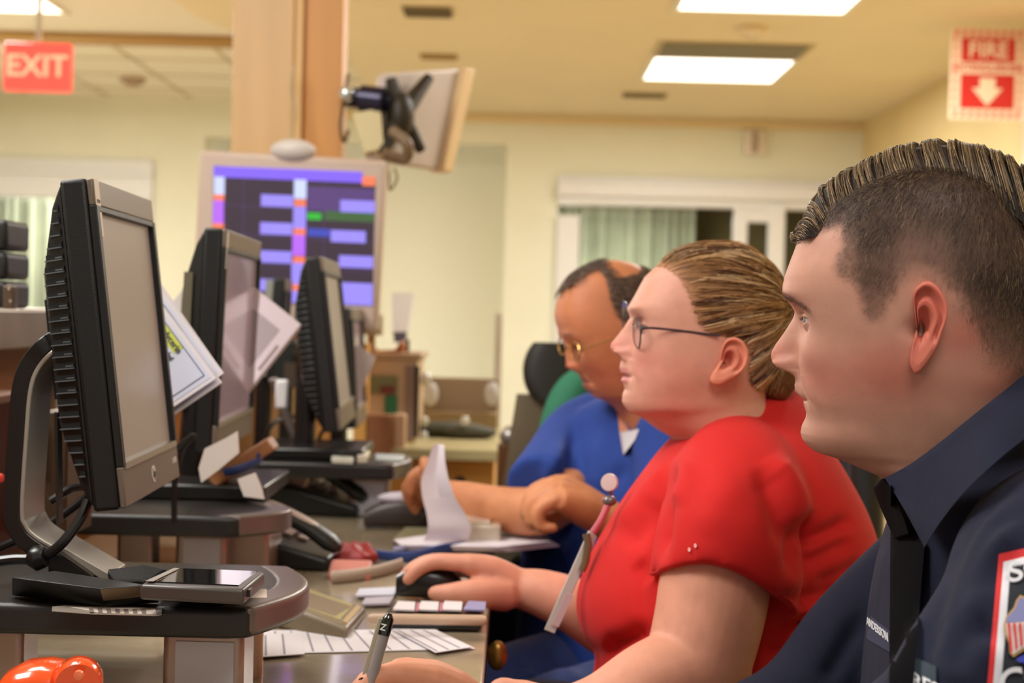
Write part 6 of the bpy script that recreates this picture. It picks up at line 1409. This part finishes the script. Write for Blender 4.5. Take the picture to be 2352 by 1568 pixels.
# glasses
def glasses(name, label, near, far, hinge, tip_, up, rx_, ry_, m, group=None, r=.0009):
    t = thing(name, label, 'glasses', near); ax = (near-far).normalized(); upv = (up-ax*up.dot(ax)).normalized()
    for c in (near, far):
        ring = [c+ax*rx_*math.copysign(abs(math.cos(a))**.8, math.cos(a))+upv*ry_*math.copysign(abs(math.sin(a))**.8, math.sin(a)) for a in (2*math.pi*k/36 for k in range(37))]
        rim = MB().tube(ring, r, 8).build('rim', m, t)
        MB().prism(ring[:-1], ax.cross(upv)*.0008).build('lens', M('lens', (235, 240, 245), .02, trans=1, ior=1.12, spec=.6), t)
    MB().tube(smooth_path([far+ax*rx_, (near+far)/2+upv*.004, near-ax*rx_], 4), r*1.2, 8).build('bridge', m, t)
    MB().tube(smooth_path([near+ax*rx_+upv*.004, hinge, hinge*.5+tip_*.5+Z3*.001, tip_], 4), r*1.5, 8, flat=.6).build('temple_arm', m, t)
    off = far-near
    MB().tube([far-ax*rx_+upv*.004, hinge+off*1.9, tip_+off*1.9], r*1.2, 8).build('temple_arm', m, t)
    return t
nl = at(1463, 764, 1.640); fl_ = at(1436, 726, 1.715)
glasses('eyeglasses', 'thin dark framed eyeglasses worn by the woman in red', nl, fl_, at(1484, 753, 1.614), at(1652, 771, 1.598), CU, .022, .0165, M('glasses_dark', (66, 48, 56), .25, metal=.5))
# badge and lanyard clip
t = thing('id_badge', 'pale badge holder with reel hanging edge-on from the red top', 'badge', at(1330, 1300, 1.66))
MB().prism([at(1352, 1218, 1.62), at(1372, 1232, 1.62), at(1274, 1456, 1.60), at(1250, 1446, 1.60)], (.0, .004, 0)).build('badge_sleeve', M('badge_clear', (190, 180, 172), .2, coat=.5), t, bevel=.001)
MB().prism([at(1300, 1360, 1.598), at(1318, 1366, 1.598), at(1283, 1440, 1.597), at(1268, 1434, 1.597)], (0, .002, 0)).build('badge_card', M('badge_pink', (206, 178, 182), .4), t)
MB().tube([at(1346, 1225, 1.612), at(1352, 1250, 1.61), at(1345, 1290, 1.61), at(1336, 1310, 1.61)], .0045, 10).build('metal_clip', M('clip_brass', (140, 120, 92), .3, metal=.6), t)
MB().tube(smooth_path([at(1406, 1140, 1.62), at(1396, 1160, 1.615), at(1380, 1195, 1.61), at(1362, 1222, 1.61)], 4), .004, 8).build('badge_cord', M('cord_red', (196, 90, 100), .5), t)
MB().ell(at(1400, 1150, 1.615), (.008, .006, .006)).build('reel_joint', M('reel_grey', (120, 110, 110), .3, metal=.5), t)
MB().lathe([(0, -.004), (.0095, -.003), (.0105, 0), (.0095, .003), (0, .0035)], at(1400, 1108, 1.62), 28, ax=(-.4, -1, .2)).build('badge_reel', M('reel_white', (214, 186, 182), .35), t)
t.children[-1]
MB().tube([at(1402, 1122, 1.62), at(1404, 1145, 1.618)], .0022, 8).build('reel_strap', M('reel_dark', (96, 56, 72), .4), t)

# ------------------------------------------------------------------ doctor in blue scrubs
fr = Frame(1400, 760, 2.28, 14)
lmpx = dict(brow=(1290, 768), nasion=(1300, 792), eye=(1322, 800), tip=(1303, 836), subnas=(1328, 852), uplip=(1336, 866), mouth=(1343, 875), lowlip=(1341, 884), chin=(1362, 904))
lm = {k: fr.ab(*v) for k, v in lmpx.items()}
keys = [(1430, 600, 1430, 600, 0, 2.2, 2.2), (1395, 598, 1466, 612, 26, 2.2, 2.2), (1350, 612, 1500, 640, 46, 2.2, 2.2), (1308, 642, 1522, 680, 62, 2.3, 2.2), (1282, 690, 1530, 730, 70, 2.4, 2.2), (1280, 735, 1528, 775, 74, 2.5, 2.2), (1293, 775, 1522, 800, 74, 2.5, 2.2),
        (1303, 800, 1514, 820, 73, 2.5, 2.2), (1318, 830, 1508, 838, 71, 2.5, 2.2), (1336, 862, 1500, 862, 66, 2.4, 2.2), (1346, 888, 1496, 880, 61, 2.3, 2.2), (1364, 910, 1498, 895, 57, 2.2, 2.2), (1392, 922, 1502, 910, 55, 2.1, 2.2), (1420, 945, 1512, 930, 56, 2.1, 2.2), (1440, 1000, 1530, 980, 60, 2.1, 2.2)]
prof = [(1275, 712), (1280, 740), (1289, 768), (1297, 790), (1299, 805), (1300, 822), (1301, 838), (1307, 847), (1320, 850), (1330, 856), (1335, 866), (1338, 874), (1341, 877), (1339, 884), (1346, 893), (1356, 900), (1368, 908)]
H = build_head(fr, keys, prof, lm, fine=.0014, coarse=.003, nside=40, nback=36); H['kd'] = near_kd(H); V = H['V']
doc = thing('person', 'man in blue scrubs with gold glasses and receding grey hair looking down at his papers', 'person', (fr.O.x, 2.33, .45))
SKD = (196, 124, 84)
C = base_skin(H, SKD, (150, 84, 72), (196, 104, 84))
C = mixc(C, L3((96, 70, 56)), .6*H['ff']*np.exp(-((V[:, 2]-lm['brow'][1])/.004)**2)*np.clip((np.abs(V[:, 1])-.008)/.006, 0, 1)*np.clip((.05-np.abs(V[:, 1]))/.01, 0, 1))
hpA = [(1268, 690), (1296, 668), (1330, 640), (1362, 622), (1370, 640), (1376, 690), (1392, 735), (1412, 745), (1440, 740), (1600, 900), (1600, 640), (1470, 606), (1446, 630), (1400, 640), (1382, 622), (1370, 596), (1330, 600), (1290, 640)]
hab = [tuple(fr.ab(*p)) for p in hpA]; ab_ = V[:, [0, 2]]; ins = inpoly(ab_, hab); dist = polydist(ab_, hab+[hab[0]])
C = mixc(C, L3((84, 60, 44)), ins*np.clip(dist/.006, 0, .9))
earo = [(1448, 745), (1460, 738), (1474, 746), (1480, 768), (1474, 792), (1460, 812), (1448, 808), (1446, 780)]
Ev, Ef = build_ear(H, earo, (1458, 776), nth=40); Ec = np.tile(L3((200, 118, 84)), (len(Ev), 1)); Ev2 = Ev.copy(); Ev2[:, 1] *= -1
mb = MB()
mb.tube(smooth_path([at(1300, 1130, 2.28), at(1240, 1172, 2.24), at(1150, 1168, 2.28), at(1070, 1150, 2.34), at(1010, 1140, 2.38)], 4), list(np.linspace(.044, .028, 17)), 22, round_ends=True)
wr = at(1010, 1140, 2.38)
for k, (x1, y1, x2, y2, x3, y3, Yk, r_) in enumerate(((965, 1085, 945, 1100, 942, 1130, 2.36, .0105), (955, 1100, 935, 1120, 940, 1150, 2.39, .0105), (960, 1120, 942, 1145, 955, 1172, 2.41, .010), (972, 1140, 960, 1165, 972, 1186, 2.43, .009))):
    K_ = at(x1, y1, Yk); mb.tube([wr, (wr+K_)/2, K_], [.026, .020, .014], 14); mb.tube(smooth_path([K_, at(x2, y2, Yk), at(x3, y3, Yk)], 4), list(np.linspace(r_*1.2, r_*.85, 9)), 12, round_ends=True)
mb.tube(smooth_path([wr, at(985, 1085, 2.33), at(975, 1060, 2.33)], 4), list(np.linspace(.018, .010, 9)), 12, round_ends=True)
# near hand, loosely closed
mb.tube(smooth_path([at(1560, 1290, 2.16), at(1470, 1240, 2.13), at(1385, 1188, 2.12)], 4), list(np.linspace(.042, .031, 9)), 22, round_ends=True)
wr = at(1380, 1184, 2.12)
for k, (x1, y1, x2, y2, x3, y3, Yk, r_) in enumerate(((1285, 1108, 1228, 1128, 1212, 1165, 2.14, .0115), (1278, 1112, 1222, 1140, 1210, 1180, 2.115, .0118), (1275, 1125, 1226, 1155, 1222, 1198, 2.095, .0112), (1282, 1145, 1240, 1172, 1242, 1208, 2.075, .010))):
    K_ = at(x1, y1, Yk); mb.tube([wr, (wr+K_)/2, K_], [.030, .026, .017], 14); mb.tube(smooth_path([K_, at(x2, y2, Yk), at(x3, y3, Yk), at(x3+28, y3+4, Yk)], 4), list(np.linspace(r_*1.2, r_*.85, 13)), 12, round_ends=True)
mb.tube(smooth_path([wr+Vector((0, .01, 0)), at(1300, 1175, 2.16), at(1250, 1200, 2.15)], 4), list(np.linspace(.020, .011, 9)), 12, round_ends=True)
hm = fuse(mb, .0028, 10, .5); hv, hf = mesh_arrays(hm)
ftd = Frame(1450, 1150, 2.36, 48)
def trows(cx, rows):  # rows: z, front depth, half width
    return rows
def torso_world(mb, c, fwd, rows, p=2.4, n=48, sc=1):
    fwd = Vector(fwd).normalized(); sd = Vector((fwd.y, -fwd.x, 0)); rings = []
    K = np.array(rows, float); s = np.linspace(0, len(rows)-1, (len(rows)-1)*5+1); Q = cr(np.arange(len(rows)), K, s)
    for z, off, d, w in Q:
        cc = Vector((c[0], c[1], z))+fwd*off; rings.append(superring(cc, fwd, sd, d*sc, w*sc, n, p))
    return mb.loft(rings)
cD = (.215, 2.37); fD = (-.78, -.62, 0)
drows = [(.985, .0, .06, .07), (.965, .0, .085, .11), (.93, .0, .105, .165), (.88, .01, .12, .20), (.80, .015, .135, .21), (.68, .02, .14, .20), (.56, .02, .15, .20), (.46, .0, .16, .21)]
core = MB(); torso_world(core, cD, fD, drows[1:], sc=.82); cm = fuse(core, .016, 2); cv, cf = mesh_arrays(cm)
BV, BF, BC = combine([(fr.w(V), H['F'], C), (fr.w(Ev), Ef, Ec), (fr.w(Ev2), Ef[:, ::-1], Ec), (hv, hf, L3((206, 138, 96))), (cv, cf, L3(SKD))])
body = link_mesh('body', np_mesh('body', BV, BF, BC), SKINM, doc, True); add_eyes(H, body)
Nn = normals_of(V, H['F']); haircap(H, V, Nn, ins, dist, .004, .006, (74, 56, 44), 'hair_base', doc, (150, 100, 74))
rng = np.random.default_rng(9); cand = np.where(ins)[0]; NS = 3000; pick = rng.choice(cand, NS); D = np.array([-.8, 0, -.4])+rng.normal(0, .2, (NS, 3)); Nk = Nn[pick]; D -= Nk*(D*Nk).sum(1)[:, None]; D /= np.linalg.norm(D, axis=1)[:, None]
tt = np.linspace(0, 1, 4); paths = V[pick][:, None, :]+D[:, None, :]*(.016*tt)[None, :, None]+Nk[:, None, :]*(.002+.003*np.sin(tt*3))[None, :, None]
cols = np.array([L3(c) for c in ((90, 68, 54), (120, 96, 78), (70, 54, 44), (150, 128, 108))])[rng.integers(0, 4, NS)]
strands('hair', fr.w(paths.reshape(-1, 3)).reshape(NS, 4, 3), .0005, cols, HAIRM, doc)
BLUE = M('blue_scrub', (40, 66, 140), .8, var=.08, scale=14, sheen=.05, spec=.2)
mb = MB(); torso_world(mb, cD, fD, drows)
mb.tube(smooth_path([at(1385, 985, 2.46), at(1330, 1010, 2.44), at(1285, 1070, 2.36), at(1240, 1128, 2.27)], 5), list(np.linspace(.070, .060, 16)), 26, round_ends=False)
mb.tube(smooth_path([at(1560, 1010, 2.22), at(1560, 1100, 2.18), at(1540, 1240, 2.14)], 5), list(np.linspace(.075, .065, 11)), 26, round_ends=True)
sm = fuse(mb, .006, 8); CURB = bvh_me(sm); folds(sm, [fl([(1330, 960), (1310, 1050), (1300, 1140)], -.006, .012, 2.3), fl([(1400, 980), (1370, 1060), (1360, 1140)], .005, .014, 2.24), fl([(1300, 1010), (1270, 1070), (1250, 1110)], .006, .012, 2.3), fl([(1440, 1060), (1400, 1120), (1380, 1180)], -.006, .012, 2.22), fl([(1330, 1230), (1310, 1280), (1330, 1330)], .005, .012, 2.2)])
dtop = link_mesh('scrub_top', sm, BLUE, doc, True); DB = bvh_of(dtop)
flat_px([(1418, 946), (1446, 990), (1432, 1046), (1424, 1000)], 'v_neck_skin', M('neck_skin', SKD, .5), .003, doc, B_=DB)
flat_px([(1424, 992), (1468, 985), (1458, 1010), (1432, 1044)], 'undershirt', M('undershirt', (216, 212, 214), .7), .004, doc, B_=DB)
mb = MB(); kR, kL = Vector((-.03, 2.16, .535)), Vector((.05, 2.02, .53))
for a, k in ((Vector((.22, 2.44, .52)), kR), (Vector((.30, 2.26, .52)), kL)):
    mb.tube(smooth_path([a, (a+k)/2, k], 4), list(np.linspace(.10, .072, 9)), 24, round_ends=True); mb.tube([k, k+Vector((.03, 0, -.45))], [.066, .05], 20)
sm = fuse(mb, .010, 6); CURB = bvh_me(sm); folds(sm, [fl([(1180, 1460+i*34), (1260, 1440+i*34), (1340, 1470+i*30)], .007*(1 if i % 2 else -1), .012, 2.0) for i in range(5)])
link_mesh('scrub_trousers', sm, M('blue_scrub_trousers', (40, 62, 124), .7, sheen=.3), doc, True)
MB().lathe([(.0095, -.002), (.0108, -.002), (.0108, .002), (.0095, .002)], at(1240, 1148, 2.095), 20, ax=(1, .1, .5)).build('ring_temp', M('gold', (236, 200, 120), .2, metal=.9), doc).name = 'finger_ring'
nl = at(1322, 808, 2.215); fl_ = at(1292, 792, 2.285)
glasses('eyeglasses', 'gold rimmed eyeglasses low on the nose of the man in blue scrubs', nl, fl_, at(1345, 800, 2.20), at(1455, 765, 2.19), CU, .021, .015, M('glasses_gold', (224, 176, 96), .2, metal=.8), r=.0014)
# chair of the woman, seats
t = thing('office_chair', 'black and grey office chair behind the back of the woman in red', 'chair', (.58, 1.95, 0))
a = at(1990, 1130, 2.0); rings = []
for f in np.linspace(0, 1, 9): rings.append(superring(Vector((a.x+.02, 2.22, a.z+.075-.50*f)), X3, Y3, .045, .15*(.75+.25*math.sin(f*3)), 26, 3))
MB().loft(rings).build('backrest', BLK2, t); MB().box((a.x-.012, 1.88, a.z-.14), (.02, .03, .22), Matrix.Rotation(.25, 3, 'Y')).build('silver_frame', ALU, t, bevel=.005)
MB().lathe([(.05, 0), (.20, .01), (.21, .05), (.19, .07)], (.36, 1.78, .36), 32).build('seat', BLK2, t); MB().cyl((.36, 1.78, .05), (.36, 1.78, .37), .03).build('pedestal', ALU, t)
mb = MB()
for k in range(5): mb.tube([Vector((.36, 1.78, .07)), Vector((.36+.24*math.cos(k*1.2566), 1.78+.24*math.sin(k*1.2566), .03))], [.025, .015], 8)
mb.build('star_base', BLK2, t)
for nm, (x, y), lab in (('office_chair', (.42, 1.15), 'dark seat under the nearest man'), ('office_chair', (.24, 2.38), 'dark seat under the man in blue scrubs')):
    t = thing(nm, lab, 'chair', (x, y, 0)); MB().lathe([(.05, 0), (.21, .01), (.22, .04), (.2, .06)], (x, y, .36), 32).build('seat', BLK2, t); MB().cyl((x, y, .02), (x, y, .37), .03).build('pedestal', ALU, t); MB().lathe([(.24, 0), (.24, .02), (.05, .05)], (x, y, 0), 24).build('base', BLK2, t)
